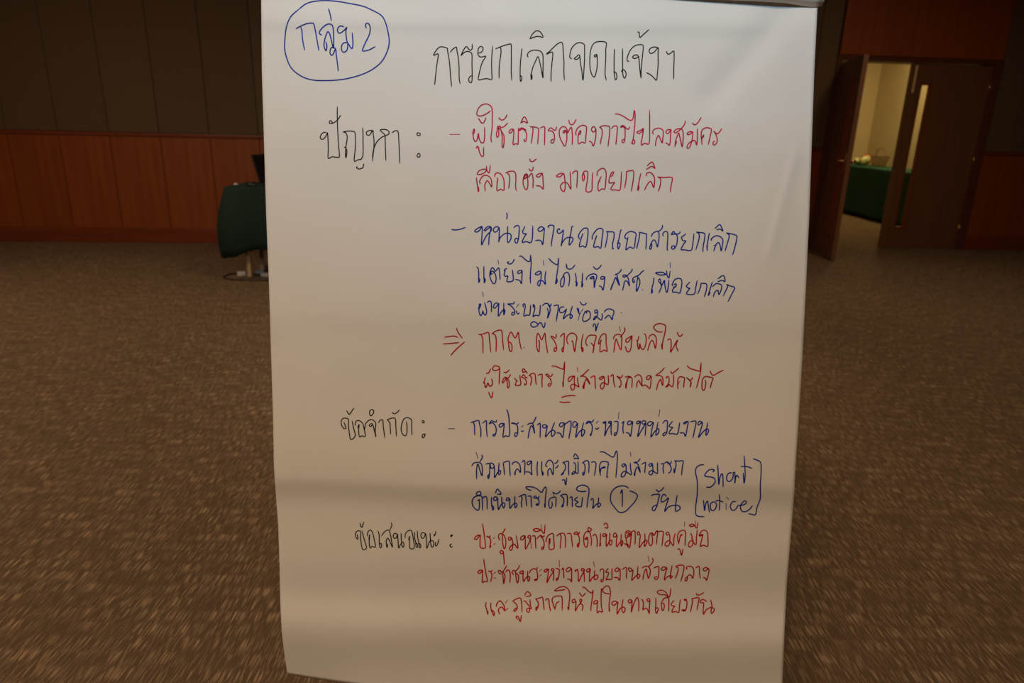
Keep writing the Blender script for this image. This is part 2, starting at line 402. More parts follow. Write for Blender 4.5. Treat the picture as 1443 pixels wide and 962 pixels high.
so = page.modifiers.new('thick', 'SOLIDIFY'); so.thickness = 0.00025; so.offset = -1

# handwriting: one ribbon per pen stroke, coordinates in tenths of a page unit
WID = {'heading': 1.25, 'title': 1.1, 'section_heading': 1.1, 'second_section': 1.1, 'third_section': 1.05}
LAB = {'heading': 'blue circled Thai heading with the number 2', 'title': 'large thin black Thai title', 'section_heading': 'black Thai heading of the first section',
       'first_item': 'pink red Thai lines of the first item', 'second_item': 'blue Thai lines of the second item', 'third_item': 'red Thai lines after the double arrow',
       'second_section': 'black Thai heading of the second section', 'fourth_item': 'blue Thai lines with short notice in brackets', 'third_section': 'black Thai heading of the third section',
       'fifth_item': 'red Thai lines of the last item'}
INK = """heading|blue|4212,130 4099,234 4039,372 4018,520 4011,676 4039,814 4108,962 4247,1074 4402,1126 4576,1135 4801,1123 5026,1074 5217,996 5373,875 5459,719 5485,589 5468,450 5430,312 5373,217 5251,147 5113,87 4940,52 4766,21 4576,7 4420,21 4307,57 4212,130;4174,405 4229,372 4324,333 4402,326 4425,347 4451,468 4472,589 4493,710;4238,378 4255,433 4264,554 4292,707;4631,125 4654,208 4669,291;4532,494 4501,471 4510,433 4558,378 4619,340 4671,347 4693,390 4702,502 4700,684 4671,572 4645,476 4619,447 4593,502 4572,580 4567,650 4593,716 4607,658 4593,589;4732,684 4680,667 4654,702 4655,762 4688,774 4728,693 4740,780 4758,918 4766,1001;4844,376 4792,367 4758,407 4766,459 4801,464 4853,424 4888,385 4874,442 4884,554 4901,624 4888,710 4836,735 4810,676 4836,610 4896,606 4940,667 4965,679 4974,606 4964,464;5161,395 5151,347 5179,326 5208,355 5217,416 5199,502 5147,606 5108,710 5147,717 5217,696 5286,658
title|black|6125,1195 6135,1099 6150,961 6172,812 6177,780 6168,759 6110,780 6137,727 6175,677 6215,659 6268,668 6306,684 6306,712 6327,824 6339,936 6349,1074 6364,1217;6347,737 6374,699 6430,664 6439,712 6459,824 6469,949 6471,1099 6484,1180;6654,622 6654,681 6636,706 6611,697 6571,656 6536,699 6496,784 6536,743 6586,724 6630,737 6651,774 6651,899 6654,1049 6651,1136 6639,1163 6614,1155 6605,1117 6621,1080 6646,1067;6736,749 6738,699 6755,664 6786,656 6808,681 6798,718 6767,743 6738,749 6738,774 6761,799 6798,802 6846,793 6798,874 6767,974 6748,1061 6738,1111 6755,1126 6823,1111 6873,1108 6917,1123 6933,1105 6929,999 6928,837 6942,649;6983,689 7048,662 7123,635 7179,622 7204,631 7205,749 7205,899 7204,999 7212,1133;7048,664 7060,699 7058,762 7042,874 7033,986 7033,1102;7356,684 7345,774 7335,874 7330,986 7330,1099 7337,1148 7355,1105 7345,1074 7332,1067;7441,805 7432,774 7453,734 7509,709 7572,709 7622,727 7649,774 7653,874 7651,999 7651,1099 7622,949 7584,799 7547,862 7509,949 7491,1024 7482,1049 7487,1123 7499,1086 7491,1049;7466,547 7503,481 7547,440 7584,435 7622,460 7653,525 7584,512 7516,527 7478,547;7765,1148 7765,1049 7777,899 7790,762 7771,734 7699,764 7746,722 7800,668 7862,615 7906,597 7928,618 7937,724 7947,874 7946,999 7953,1130;8056,827 8031,812 8031,762 8056,681 8112,618 8174,600 8230,625 8237,674 8237,824 8230,961 8215,1136 8197,986 8178,886 8165,774 8118,805 8093,824 8109,837 8143,830 8168,799;8405,764 8376,780 8380,802 8399,797 8411,768 8417,862 8411,961 8392,1049 8371,1086 8336,1042 8314,949 8311,837 8321,724 8349,637 8399,593 8461,585 8523,590 8546,618 8536,699 8536,812 8530,936 8527,1049 8543,1130;8654,699 8658,712 8653,849 8654,999 8661,1074 8673,1126 8694,1086 8679,1024 8648,1017;8773,684 8773,849 8775,1024 8785,1080 8804,1101 8823,1049 8808,999 8779,980 8754,1011;8863,864 8838,855 8842,799 8879,712 8941,649 9016,628 9062,643 9060,724 9047,849 9035,974 9032,1101 9016,974 8997,799 8954,774 8916,799 8929,822 8966,818 9004,797;8987,450 9007,462 9010,500 9020,528 9072,481 9142,419;9274,672 9222,662 9166,681 9147,724 9172,753 9222,731 9274,674 9272,774 9274,899 9262,1049 9251,1130 9210,1092 9160,1049 9110,1024;9394,724 9399,749 9422,764 9459,743 9496,722 9499,837 9494,986 9494,1117
section_heading|black|4593,1862 4550,1871 4515,1918 4522,1955 4556,1959 4593,1918 4615,1868 4622,1961 4627,2099 4625,2229 4681,2208 4762,2217 4784,2198 4774,2074 4762,1899 4754,1687 4754,1502;4797,1627 4762,1684 4712,1724 4674,1739 4643,1734 4643,1709 4664,1699 4681,1724 4689,1737;4834,1859 4899,1847 4961,1849 5002,1868 5009,1974 5005,2111 4992,2267 5042,2251 5092,2238 5117,2161 5116,1999 5116,1899 5111,1799;4839,1859 4874,1874 4893,1924 4886,1999 4874,2074 4889,2136 4874,2226 4868,2148 4874,2080 4852,2074;5036,2350 5024,2360 5049,2379 5086,2375 5117,2354 5126,2308;5251,1837 5205,1839 5163,1864 5173,1899 5211,1899 5254,1837 5261,1899 5271,1986 5267,2099 5248,2267;5248,2211 5267,2099 5311,1999 5385,1930 5460,1901 5485,1868 5454,1830 5398,1822 5360,1834 5398,1874 5425,1905 5429,1999 5433,2136 5438,2261;5525,1868 5566,1843 5604,1847 5616,1899 5622,2024 5629,2148 5632,2301;5876,1880 5897,1869 5924,1889 5909,1911 5882,1905 5876,1880;5879,2186 5897,2161 5919,2176 5916,2205 5894,2216 5877,2198 5879,2186
first_item|pink|6339,1893 6478,1893;6677,1819 6662,1866 6669,1885 6687,1856 6685,1822 6675,1819;6665,1875 6672,1943 6696,1994 6721,1972 6735,1914 6743,1880 6750,1943 6774,2002 6803,2013 6822,1987 6830,1905 6828,1793;6711,2087 6725,2062 6743,2074 6733,2091;6743,2069 6755,2137 6779,2191 6803,2205 6815,2176 6815,2074;6740,1677 6750,1677 6769,1710 6793,1735 6822,1720 6847,1657;6910,1565 6861,1599 6803,1628 6750,1633 6721,1618 6721,1584 6740,1531 6784,1482 6847,1464 6895,1478 6927,1512 6937,1575 6937,1691 6934,1807 6919,1934 6926,2003;7012,1774 7016,1788 7007,1827 6995,1895 7007,1934 7026,1914 7028,1846 7026,1788 7046,1774 7050,1812 7070,1856 7099,1905 7104,1982 7094,2069 7077,2069 7075,2002 7077,1924 7065,1856 7050,1812 7026,1817;7055,1798 7104,1783 7152,1735;7031,1657 7046,1681 7075,1691 7113,1672 7147,1615;7240,1822 7206,1819 7177,1846 7177,1871 7201,1871 7238,1827 7238,1924 7230,2035 7269,2021 7300,2031 7303,1943 7306,1803;7306,1837 7337,1807 7366,1806 7414,1832;7317,1841 7356,1819 7385,1827 7414,1866 7422,1914 7412,1982 7395,1994 7383,1977 7395,1961;7337,1735 7390,1643 7434,1732 7385,1710 7346,1730;7468,1786 7511,1788 7584,1807 7587,1885 7581,1963 7577,2029;7502,1790 7511,1827 7502,1914 7487,2021;7612,1803 7673,1786 7676,1885 7673,2045;7841,1788 7833,1827 7809,1832 7760,1800 7726,1841 7775,1846 7809,1890 7813,1953 7799,2006 7775,2016 7763,1997 7775,1968 7799,1963;7974,1837 7949,1839 7935,1861 7949,1875 7974,1841 7988,1914 7983,1992 7957,2060 7920,2002 7886,1924 7881,1846 7901,1803 7940,1783 7974,1798 7993,1837 7998,1875 8017,1837 8051,1793 8064,1885 8066,1982 8061,2035;8017,1691 8025,1735 8056,1757 8085,1740 8119,1684;8119,1905 8114,1866 8138,1807 8182,1774 8221,1764 8260,1783 8265,1827 8255,1924 8245,2013 8202,2000 8153,2026 8145,1963 8151,1895 8172,1846 8184,1846 8177,1885 8161,1895;8396,1817 8376,1788 8347,1793 8335,1827 8352,1856 8381,1851 8396,1817 8398,1885 8386,1982 8359,2058 8337,2006 8303,1987;8446,1793 8502,1771 8551,1774 8590,1788 8590,1866 8580,1963 8568,2062;8454,1793 8483,1827 8483,1905 8468,1972 8459,2031;8619,1812 8648,1778 8696,1780 8696,1866 8687,1953 8679,2035;8873,1788 8861,1812 8837,1817 8779,1767 8745,1793 8789,1788 8808,1827 8808,1924 8798,1992 8779,2011 8764,1992 8774,1968 8801,1968;8669,1604 8716,1609 8784,1638 8842,1677 8886,1696 8915,1681 8927,1633 8937,1555 8949,1613 8947,1730 8934,1866 8921,1963 8900,2021;8921,1972 8944,1982 8939,2021 8915,2026 8910,1997;9065,1807 9026,1837 8980,1856 8982,1875 9012,1875 9046,1851 9067,1812 9055,1905 9036,2040 9084,2019 9133,2031 9150,2002 9154,1866 9154,1555;9206,1890 9196,1861 9220,1822 9274,1806 9322,1817 9346,1856 9341,1934 9332,2013 9307,1963 9283,1909 9264,1929 9244,1982 9235,2055;9455,1827 9419,1825 9387,1846 9390,1875 9414,1880 9443,1846 9455,1827 9448,1924 9443,2002 9432,2048 9409,2026 9380,2011;9657,1706 9647,1749 9613,1798 9560,1848 9516,1873 9500,1851 9531,1822 9579,1812 9613,1827 9626,1875 9626,1963 9613,2069 9591,1982 9565,1875 9545,1914 9521,1982 9509,2069;9521,1982 9531,2002 9516,2040;9763,1856 9720,1856 9684,1875 9691,1895 9725,1890 9759,1861 9756,1943 9744,2002 9725,2060 9700,2091 9681,2079 9691,2040 9725,2002 9768,1982 9797,1987 9817,2045 9827,1943 9827,1812;9763,1730 9768,1749 9797,1757 9836,1725 9882,1654;9892,2035 9885,1963 9880,1885 9899,1827 9948,1800 9987,1803 10024,1822 10011,1905 9979,2040;9888,1972 9899,1929 9914,1900 9914,1924 9892,1943;10169,1812 10142,1856 10103,1885 10055,1846 10079,1875 10103,1943 10103,2002 10074,2040 10050,2035 10050,2006 10069,1987;6714,2504 6721,2567 6731,2635 6741,2703 6746,2664 6734,2625;6765,2587 6760,2548 6794,2490 6838,2470 6891,2485 6925,2538 6928,2635 6901,2587 6867,2543 6838,2587 6831,2616 6838,2691;6854,2388 6813,2383 6755,2404 6724,2446 6741,2459 6784,2453 6833,2427 6857,2388 6852,2339;6854,2388 6893,2436 6909,2323;6971,2485 6978,2451 7017,2433 7066,2460 7097,2519 7103,2587 7100,2679 7056,2664 7006,2686 7003,2616 7012,2538 7009,2504;6998,2567 7012,2548;7124,2433 7182,2414 7231,2412 7265,2441 7269,2538 7265,2616 7274,2684;7143,2436 7177,2470 7180,2557 7168,2655;7400,2514 7386,2519 7391,2490 7415,2460 7425,2485 7400,2514 7434,2480 7425,2451 7396,2460 7376,2509 7371,2577 7386,2635 7415,2674 7436,2635 7439,2557 7432,2490 7449,2494 7493,2441 7512,2519 7512,2587 7510,2650;7454,2378 7478,2407 7507,2393 7512,2349;7463,2237 7473,2266 7507,2276 7559,2239;7646,2441 7599,2446 7562,2470 7565,2490 7604,2490 7643,2451 7653,2557 7656,2664 7619,2625 7556,2616;7950,2447 7894,2443 7847,2472 7852,2489 7894,2489 7943,2449 7960,2537 7965,2624 7950,2696 7912,2674 7897,2624 7925,2580 7962,2568 8006,2593 8043,2664 8043,2562 8033,2416;8068,2447 8087,2418 8134,2414 8134,2524 8127,2646;8224,2549 8212,2537 8205,2474 8224,2443 8237,2493 8230,2537;8205,2474 8230,2418 8268,2412 8284,2443 8274,2549 8259,2693 8336,2686 8343,2562 8353,2431;8411,2477 8424,2412 8480,2372 8523,2387 8542,2443 8536,2549 8523,2659 8480,2661 8436,2689 8426,2636 8436,2562 8471,2487;8426,2572 8455,2549;8651,2424 8623,2427 8598,2474 8623,2477 8651,2427;8598,2474 8580,2549 8598,2580 8661,2568 8629,2618 8608,2671 8673,2674 8729,2680 8748,2612 8758,2418;8825,2418 8879,2406 8926,2409 8926,2512 8910,2612 8898,2693;8829,2418 8823,2524 8802,2649;9029,2443 9004,2562 8985,2680 9004,2649 8997,2599;9103,2477 9122,2434 9172,2434 9216,2487 9224,2549 9212,2643 9185,2580 9160,2555 9122,2599 9082,2676;9120,2335 9178,2285 9203,2300 9228,2375 9185,2343 9110,2385;9266,2493 9347,2499 9469,2502 9459,2599 9444,2705;9278,2497 9309,2524 9303,2612 9278,2696
second_item|blue|6366,3233 6416,3239 6475,3231 6557,3204;6790,3188 6756,3202 6698,3241 6693,3262 6717,3268 6756,3246 6793,3193 6793,3290 6785,3450 6814,3396 6863,3309 6906,3270 6926,3231 6916,3197 6872,3191 6824,3241 6838,3251 6882,3217 6921,3204 6902,3290 6890,3367 6887,3450;7035,3207 6994,3193 6955,3222 6955,3256 6979,3270 7008,3251 7035,3212 7033,3319 7028,3411 7042,3357 7086,3309 7134,3285 7183,3290 7204,3324 7193,3377 7159,3418 7149,3357 7154,3260 7152,3188;7139,2999 7146,3028 7140,3086;7241,3207 7270,3181 7314,3188 7314,3280 7304,3367 7285,3423 7261,3411 7256,3377 7275,3357 7299,3367;7396,3188 7377,3231 7365,3260 7377,3290 7416,3294 7387,3338 7358,3406 7377,3414 7416,3401 7459,3418 7489,3406 7503,3338 7508,3183;7670,3212 7624,3193 7586,3222 7583,3246 7610,3259 7644,3241 7670,3214 7663,3319 7647,3447 7629,3401 7590,3382 7547,3391;7734,3204 7724,3193 7744,3173 7782,3173 7807,3193 7792,3299 7778,3377 7768,3469;7889,3241 7875,3222 7855,3241 7855,3275 7879,3288 7918,3265 7938,3241 7928,3338 7907,3466 7923,3416 7972,3357 8020,3343 8064,3348 8074,3377 8049,3425 8020,3450 8025,3377 8044,3280 8059,3194 8076,3193;8166,3367 8151,3328 8175,3270 8229,3217 8277,3217 8287,3260 8277,3367 8255,3479 8214,3464 8166,3474 8175,3406 8214,3290;8185,3348 8219,3294;8345,3372 8350,3319 8399,3246 8452,3215 8496,3236 8494,3290 8481,3377 8466,3495 8428,3474 8368,3479 8379,3406 8408,3319;8387,3357 8408,3333;8542,3262 8597,3265 8651,3275 8649,3357 8631,3435 8633,3503 8646,3498;8549,3265 8562,3290 8554,3357 8539,3435 8525,3488;8753,3233 8743,3260 8724,3357 8704,3435 8712,3508 8738,3445 8724,3421 8699,3435;8830,3362 8808,3353 8811,3309 8855,3270 8903,3260 8961,3290 8956,3357 8932,3493 8874,3479 8821,3520 8830,3435 8850,3338;9005,3270 9100,3292 9110,3299 9108,3396 9100,3513;9015,3275 9005,3357 8990,3425 8971,3503;9333,3173 9333,3207 9294,3251 9236,3265 9197,3290 9176,3333;9279,3256 9289,3328 9279,3406 9263,3479 9246,3425 9226,3382 9192,3396 9158,3474 9158,3508 9178,3498 9187,3435;9347,3324 9338,3299 9362,3265 9401,3265 9410,3309 9406,3406 9401,3503 9410,3527;9585,3265 9566,3290 9517,3294 9493,3259 9459,3304 9507,3294 9541,3319 9544,3387 9527,3464 9493,3508 9464,3498 9469,3469 9498,3464 9507,3484;9661,3294 9629,3324 9605,3338 9619,3387 9663,3394 9629,3445 9597,3513 9643,3518 9735,3527 9760,3455 9779,3290;9813,3268 9866,3275 9930,3292 9925,3377 9910,3464 9903,3547;9818,3270 9852,3299 9847,3377 9806,3518;9995,3285 9978,3377 9963,3474 9968,3532;9954,3474 9973,3479;10027,3387 10022,3367 10070,3328 10119,3321 10167,3348 10187,3387 10177,3464 10162,3537 10148,3464 10128,3416 10090,3445 10056,3537;10056,3459 10075,3455;10075,3220 10128,3168 10153,3173 10187,3256 10148,3227 10099,3236;10233,3280 10303,3294 10376,3317 10381,3367 10352,3493 10324,3588;10245,3285 10276,3319 10255,3406 10216,3537;6718,3757 6741,3791 6746,3869 6747,3927 6746,3980 6760,3937 6736,3917;6818,3752 6818,3840 6821,3917 6825,3985 6838,3937 6813,3912;6930,3859 6915,3864 6920,3830 6935,3820 6964,3835 6988,3888 6988,3956 6964,3997 6935,3975 6906,3907 6906,3830 6935,3770 6959,3786 6974,3815 6988,3815 7027,3770 7041,3840 7046,3937;6930,3859 6974,3830;7017,3663 7027,3721;7143,3783 7119,3791 7105,3810 7119,3815 7105,3859 7119,3893 7158,3888 7143,3964 7226,3956 7231,3888 7221,3803;7172,3689 7153,3694 7163,3715 7202,3715 7231,3684 7245,3653;7357,3810 7318,3810 7294,3835 7308,3851 7342,3840 7357,3812 7355,3907 7347,3997 7323,3951 7265,3935;7320,3612 7347,3607 7386,3641 7434,3679 7468,3675 7478,3592;7476,3592 7485,3694 7478,3810 7473,3907 7476,3990;7459,3917 7478,3907;7628,3830 7594,3820 7546,3849 7551,3867 7590,3869 7626,3840 7624,3907 7614,3985 7599,4029 7575,4005 7585,3966 7614,3948 7653,3961 7685,4006 7679,3917 7691,3820;7656,3673 7665,3735;7733,3641 7774,3684 7827,3721 7861,3718 7869,3636;7873,3646 7861,3772 7842,3907 7830,4000 7852,3956 7837,3907;7980,3715 7987,3772 8026,3791 8065,3777 8102,3733;7982,3718 7995,3777;7939,3888 7905,3946 7900,4014 7917,4041 7944,4005 7953,3927 7944,3883;7934,3888 7958,3849 7992,3835 8016,3859 8026,3927 8014,4029;8107,3847 8118,3907 8121,3966 8121,4034 8133,3985 8109,3966;8209,3842 8206,3937 8196,4043 8212,4005 8191,3975;8267,3941 8264,3917 8307,3874 8366,3857 8405,3874 8405,3917 8385,3985 8375,4055 8371,3966 8366,3898 8332,3903 8317,3922 8341,3925 8371,3903;8361,3754 8385,3783 8414,3791 8443,3772 8474,3733;8523,3900 8482,3896 8465,3912 8472,3932 8502,3929 8523,3903 8516,3985 8497,4087 8477,4043 8443,4026;8754,3791 8744,3820 8705,3854 8666,3869;8691,3864 8710,3946 8730,4024 8700,3966 8676,3907 8647,3975 8603,4087 8633,3995;8909,3789 8899,3820 8851,3869 8797,3903 8778,3893 8788,3874 8822,3878 8851,3917 8861,3966 8870,4029 8836,3961 8802,3966 8788,4024 8773,4087;9074,3809 9045,3830 8996,3878 8938,3903 8914,3937 8924,3980 8938,3971 8933,3937;8977,3893 9011,3937 9016,3995 8991,4063 8967,4103 8972,4005 8987,3898;9047,4082 9055,4084;9216,3912 9207,3975 9187,4063 9180,4131 9195,4102 9187,4072;9299,3927 9279,3946 9289,3975 9323,4024 9284,4126;9299,3927 9309,3956 9323,4024 9362,3946 9367,4005 9391,4116 9410,4082 9425,3946;9391,3869 9333,3835 9246,3840 9250,3854 9313,3874 9391,3859 9391,3810;9391,3859 9425,3917 9442,3820;9442,3702 9445,3767;9478,4024 9474,4005 9507,3941 9566,3919 9605,3946 9605,4024 9580,4126 9537,4116 9478,4111 9483,4072 9517,4038 9532,4014 9517,3997 9498,4014;9488,4043 9512,4034;9721,3973 9682,4014 9672,4034 9702,4058 9719,4063 9672,4138 9779,4142 9803,4053 9823,3951;9876,3990 9954,4000 9954,4082 9925,4179;9876,3990 9871,4043 9833,4138;10036,3975 10012,4053 9978,4165 10007,4121;10041,4038 10080,4000 10119,3995 10167,4019 10162,4082 10130,4150 10119,4097 10099,4092 10070,4121 10051,4179;10114,3927 10196,3880 10216,3966 10177,3948 10114,3968;10235,4005 10293,4029 10352,4053 10313,4140 10259,4247;10245,4009 10250,4043 10191,4169;6800,4112 6810,4175;6737,4343 6762,4324 6775,4283 6754,4287 6754,4324 6750,4383 6770,4445 6795,4416 6804,4378 6816,4416 6841,4437 6858,4383 6829,4258;6762,4299 6766,4333;6866,4262 6895,4240 6920,4254 6926,4316 6924,4395;7007,4270 6978,4270 6953,4316 6966,4341 6999,4316 7028,4270 7024,4358 7022,4453 7066,4391 7103,4358 7116,4383 7099,4437 7099,4366 7099,4266;7244,4248 7240,4275 7199,4279 7153,4283 7190,4299 7232,4341 7253,4383 7244,4428 7215,4437 7215,4408 7240,4399;7311,4283 7278,4324;7278,4378 7286,4412 7303,4420 7317,4406;7378,4324 7369,4295 7390,4279 7402,4316 7390,4383 7382,4449 7423,4437 7461,4437 7473,4374 7477,4299;7515,4329 7515,4291 7527,4299 7536,4349 7511,4457 7548,4439 7598,4441 7610,4366 7613,4299;7646,4304 7681,4275 7723,4279 7752,4316 7768,4279;7723,4291 7752,4341 7743,4416 7714,4482 7727,4399 7710,4341;7681,4541 7677,4582 7660,4615 7631,4557 7606,4545 7565,4591 7515,4607 7481,4582 7490,4545 7531,4532 7585,4566;7804,4304 7850,4298 7869,4304 7858,4399 7837,4526;7949,4324 7912,4324 7883,4358 7895,4399 7933,4399 7970,4366 7983,4354 7958,4424 7937,4491 7983,4449 8033,4424 8066,4449 8053,4478 8033,4478 8041,4399 8066,4312;8170,4424 8157,4408 8153,4358 8137,4341 8137,4358 8157,4408;8170,4424 8216,4351;8170,4424 8145,4512;8174,4250 8199,4287 8232,4295 8265,4270;8270,4412 8253,4383 8232,4416 8211,4482 8220,4524 8265,4520 8311,4482 8320,4424 8303,4387 8274,4378 8261,4408;8423,4424 8419,4383 8407,4364 8382,4378 8386,4408 8403,4408 8419,4383;8423,4424 8399,4474 8365,4507 8369,4482 8399,4453 8432,4482 8473,4507 8486,4466 8486,4416;8361,4603 8361,4574 8382,4561 8394,4591 8394,4665 8411,4607 8432,4549;8515,4395 8548,4358 8598,4351 8640,4370 8652,4399 8636,4449 8627,4503 8598,4457 8573,4441 8544,4466 8523,4487;8749,4408 8760,4409
third_item|red|6264,4750 6344,4738 6402,4733 6453,4752;6431,4621 6460,4689 6514,4764;6242,4844 6344,4838 6468,4825;6548,4815 6490,4864 6417,4932 6352,5005;6742,4713 6810,4704 6883,4684 6897,4781 6916,4961;6776,4712 6800,4762 6805,4849 6808,4977;6931,4704 6984,4665 7043,4650 7072,4665 7081,4772 7096,4925;6950,4699 6984,4733 6994,4820 6989,4954;7164,4810 7174,4907 7193,4951 7212,4937 7215,4878 7198,4830 7164,4810 7161,4762 7193,4679 7217,4694 7261,4762 7303,4679 7314,4772 7345,4922;7380,4895 7392,4895;7586,4803 7600,4807 7597,4943 7581,4943 7562,4885 7562,4769 7576,4696 7605,4730 7632,4788 7678,4691 7688,4788 7704,4885 7717,4972;7843,4706 7828,4761 7780,4735 7765,4744 7809,4798 7838,4866 7843,4924 7824,4951 7807,4934 7814,4905 7838,4895;7901,4744 7906,4730 7950,4696 7950,4788 7945,4885 7935,4955 7921,4943 7921,4905 7940,4895;8008,4846 7988,4807 7993,4740 8037,4696 8071,4693 8110,4715 8129,4754 8115,4837 8098,4958 8081,4866 8066,4803 8056,4807;8216,4710 8202,4778 8192,4866 8207,4958 8216,4905 8187,4897;8275,4871 8255,4827 8265,4769 8304,4725 8352,4720 8401,4735 8381,4817 8372,4866 8354,4972 8367,4885 8328,4827;8430,4846 8449,4769 8488,4710 8527,4703 8541,4740 8541,4837 8556,4948 8517,4929 8459,4958 8454,4905 8464,4807 8474,4788 8459,4827 8430,4846;8799,4613 8803,4662 8755,4730 8740,4744;8643,4774 8663,4725 8711,4710 8755,4725 8760,4788 8750,4929 8711,4846 8682,4774 8663,4846 8648,4963;8729,4594 8742,4667;8900,4730 8856,4759 8822,4783 8822,4817 8856,4812 8885,4774 8905,4725 8900,4817 8885,4924 8856,4958 8827,4934 8812,4880;9002,4735 8992,4783 8968,4803 8982,4807 8987,4885 9006,4919 9011,4875 9016,4841 9031,4895 9065,4922 9094,4866 9106,4788 9097,4720 9079,4701;9147,4774 9152,4735 9200,4710 9239,4740 9249,4807 9236,4909 9215,4837 9191,4793 9166,4817 9147,4866 9126,4938;9336,4677 9273,4672 9220,4633 9215,4599 9254,4565 9312,4558 9365,4575 9380,4609 9365,4710 9336,4827 9331,4924 9322,4846;9409,4793 9428,4774 9453,4788 9458,4866 9448,4963 9487,4895 9535,4807 9550,4793 9535,4827;9530,4817 9530,4885 9559,4948;9543,4677 9559,4720 9584,4738 9624,4706;6835,5315 6831,5351 6813,5392 6831,5396 6835,5441 6849,5455 6867,5414 6876,5392 6894,5432 6916,5440 6939,5405 6939,5369 6925,5338;6851,5261 6889,5248 6912,5196;6885,5523 6907,5577 6925,5602 6939,5568 6943,5518;7038,5194 6997,5216 6948,5212 6943,5185 6970,5153 7011,5158 7041,5176 7038,5270 7032,5414;7083,5396 7083,5369 7105,5320 7128,5329 7110,5369 7083,5396;7110,5320 7132,5315 7168,5360 7177,5405 7168,5459 7150,5455 7150,5405 7137,5342;7150,5333 7177,5306 7194,5275;7104,5241 7132,5248 7177,5209;7250,5324 7277,5369 7263,5423 7313,5428 7340,5405 7331,5342 7326,5284;7277,5360 7295,5365;7430,5315 7412,5320 7380,5279 7358,5297 7353,5315 7385,5324 7412,5360 7416,5405 7394,5422 7394,5401;7432,5257 7407,5225 7380,5194 7362,5212 7371,5243 7403,5234;7452,5293 7484,5266 7524,5259 7542,5279 7547,5342 7556,5416;7466,5284 7488,5315 7488,5369 7475,5428;7583,5284 7610,5275 7641,5275 7637,5360 7641,5455;7788,5266 7763,5302 7736,5293 7718,5270 7691,5279 7727,5311 7759,5347 7768,5396 7750,5437 7727,5432 7727,5410 7750,5401;7777,5162 7799,5153 7862,5171 7912,5194 7941,5194 7957,5095;7957,5095 7952,5225 7939,5360 7936,5450 7930,5378;7911,5599 7967,5581 8030,5572 8109,5572;7886,5659 7940,5667 8035,5662;8093,5297 8053,5302 8021,5315 8005,5351 8017,5374 8048,5351 8093,5293 8093,5360 8098,5450 8075,5491 8053,5482 8041,5441 8066,5414 8111,5423 8156,5450 8143,5387 8138,5315;8136,5176 8143,5234;8296,5203 8255,5243 8210,5284 8176,5302 8219,5297 8264,5320 8291,5360 8314,5414 8273,5351 8255,5347 8237,5396 8227,5473 8215,5450 8233,5387;8323,5320 8368,5293 8382,5311 8386,5396 8391,5477;8512,5306 8490,5302 8449,5324 8452,5341 8481,5341 8512,5306 8517,5378 8512,5441 8490,5477 8467,5468 8461,5432 8481,5396 8517,5392 8566,5419 8575,5360 8569,5284;8602,5302 8634,5275 8643,5297 8647,5378 8665,5450;8771,5279 8764,5302 8742,5320 8692,5297 8719,5324 8746,5360 8751,5414 8733,5455 8724,5441;8809,5311 8859,5302 8895,5315 8909,5360 8902,5459;8895,5315 8850,5324 8832,5387 8821,5473 8818,5414 8841,5369;8940,5311 8985,5279 9021,5288 9044,5333 9044,5405 9048,5437 9021,5396 9003,5360 8976,5396 8972,5459;9171,5297 9139,5288 9112,5315 9117,5342 9144,5342 9175,5297 9171,5387 9157,5473 9121,5441 9085,5423 9047,5439;9364,5180 9310,5239 9243,5286 9297,5288 9333,5311 9342,5360 9337,5432 9319,5378 9310,5342 9283,5378 9265,5423 9252,5491;9396,5329 9391,5311 9414,5302 9427,5329 9427,5378 9400,5432 9382,5441 9400,5450 9427,5414 9445,5432 9477,5443 9491,5360 9491,5279;9455,5230 9464,5257 9491,5248 9567,5185;9552,5477 9549,5396 9554,5342 9581,5306 9617,5311 9644,5324 9639,5387 9630,5459;9554,5414 9581,5365;9756,5320 9743,5347 9716,5351 9671,5315 9716,5356 9734,5387 9725,5455 9743,5387;9680,5149 9725,5189 9806,5214 9860,5225 9873,5171 9880,5108;9880,5108 9873,5225 9842,5360 9813,5468;9936,5351 9945,5387 9936,5459 9914,5500 9894,5473 9891,5405 9905,5333 9945,5302 9995,5311 10047,5326 10027,5387 10009,5464;10004,5221 10027,5270 10058,5284 10121,5248 10193,5212
second_section|black|4884,5782 4918,5836 4943,5812 4986,5747;4846,5947 4875,6020 4870,6038 4841,6030 4812,5981 4812,5923 4846,5889 4909,5904 4909,5991 4923,6098 4943,6190 5006,6141 4986,6040 4962,5931;5006,5991 5015,5938 5054,5923 5107,5957 5127,6020 5148,6146 5098,6137 5067,6154 5054,6069 5061,5977 5040,6025;5141,6040 5151,5972 5195,5923 5243,5909 5287,5943 5297,5981 5287,6069 5297,6156 5282,6088 5253,5981 5229,5967 5203,5991 5224,6006 5253,5977;5229,5768 5209,5797 5214,5846 5234,5855 5263,5816 5263,5778 5234,5766;5335,5952 5360,5918 5394,5918 5403,6020 5423,6166;5455,5913 5505,5894 5568,5894 5578,5991 5585,6146;5457,5912 5491,5952 5500,6020 5505,6117;5523,5807 5554,5828 5593,5812 5627,5773;5726,5938 5736,6010 5733,6098 5714,6137 5680,6122 5656,6069 5656,6001 5685,5913 5728,5882 5777,5894 5801,5923 5801,6020 5806,6125;5947,5933 5961,5923 5979,5943 5961,5957 5947,5938;5990,6107 5986,6141 5961,6166 5949,6151 5961,6117 5990,6122
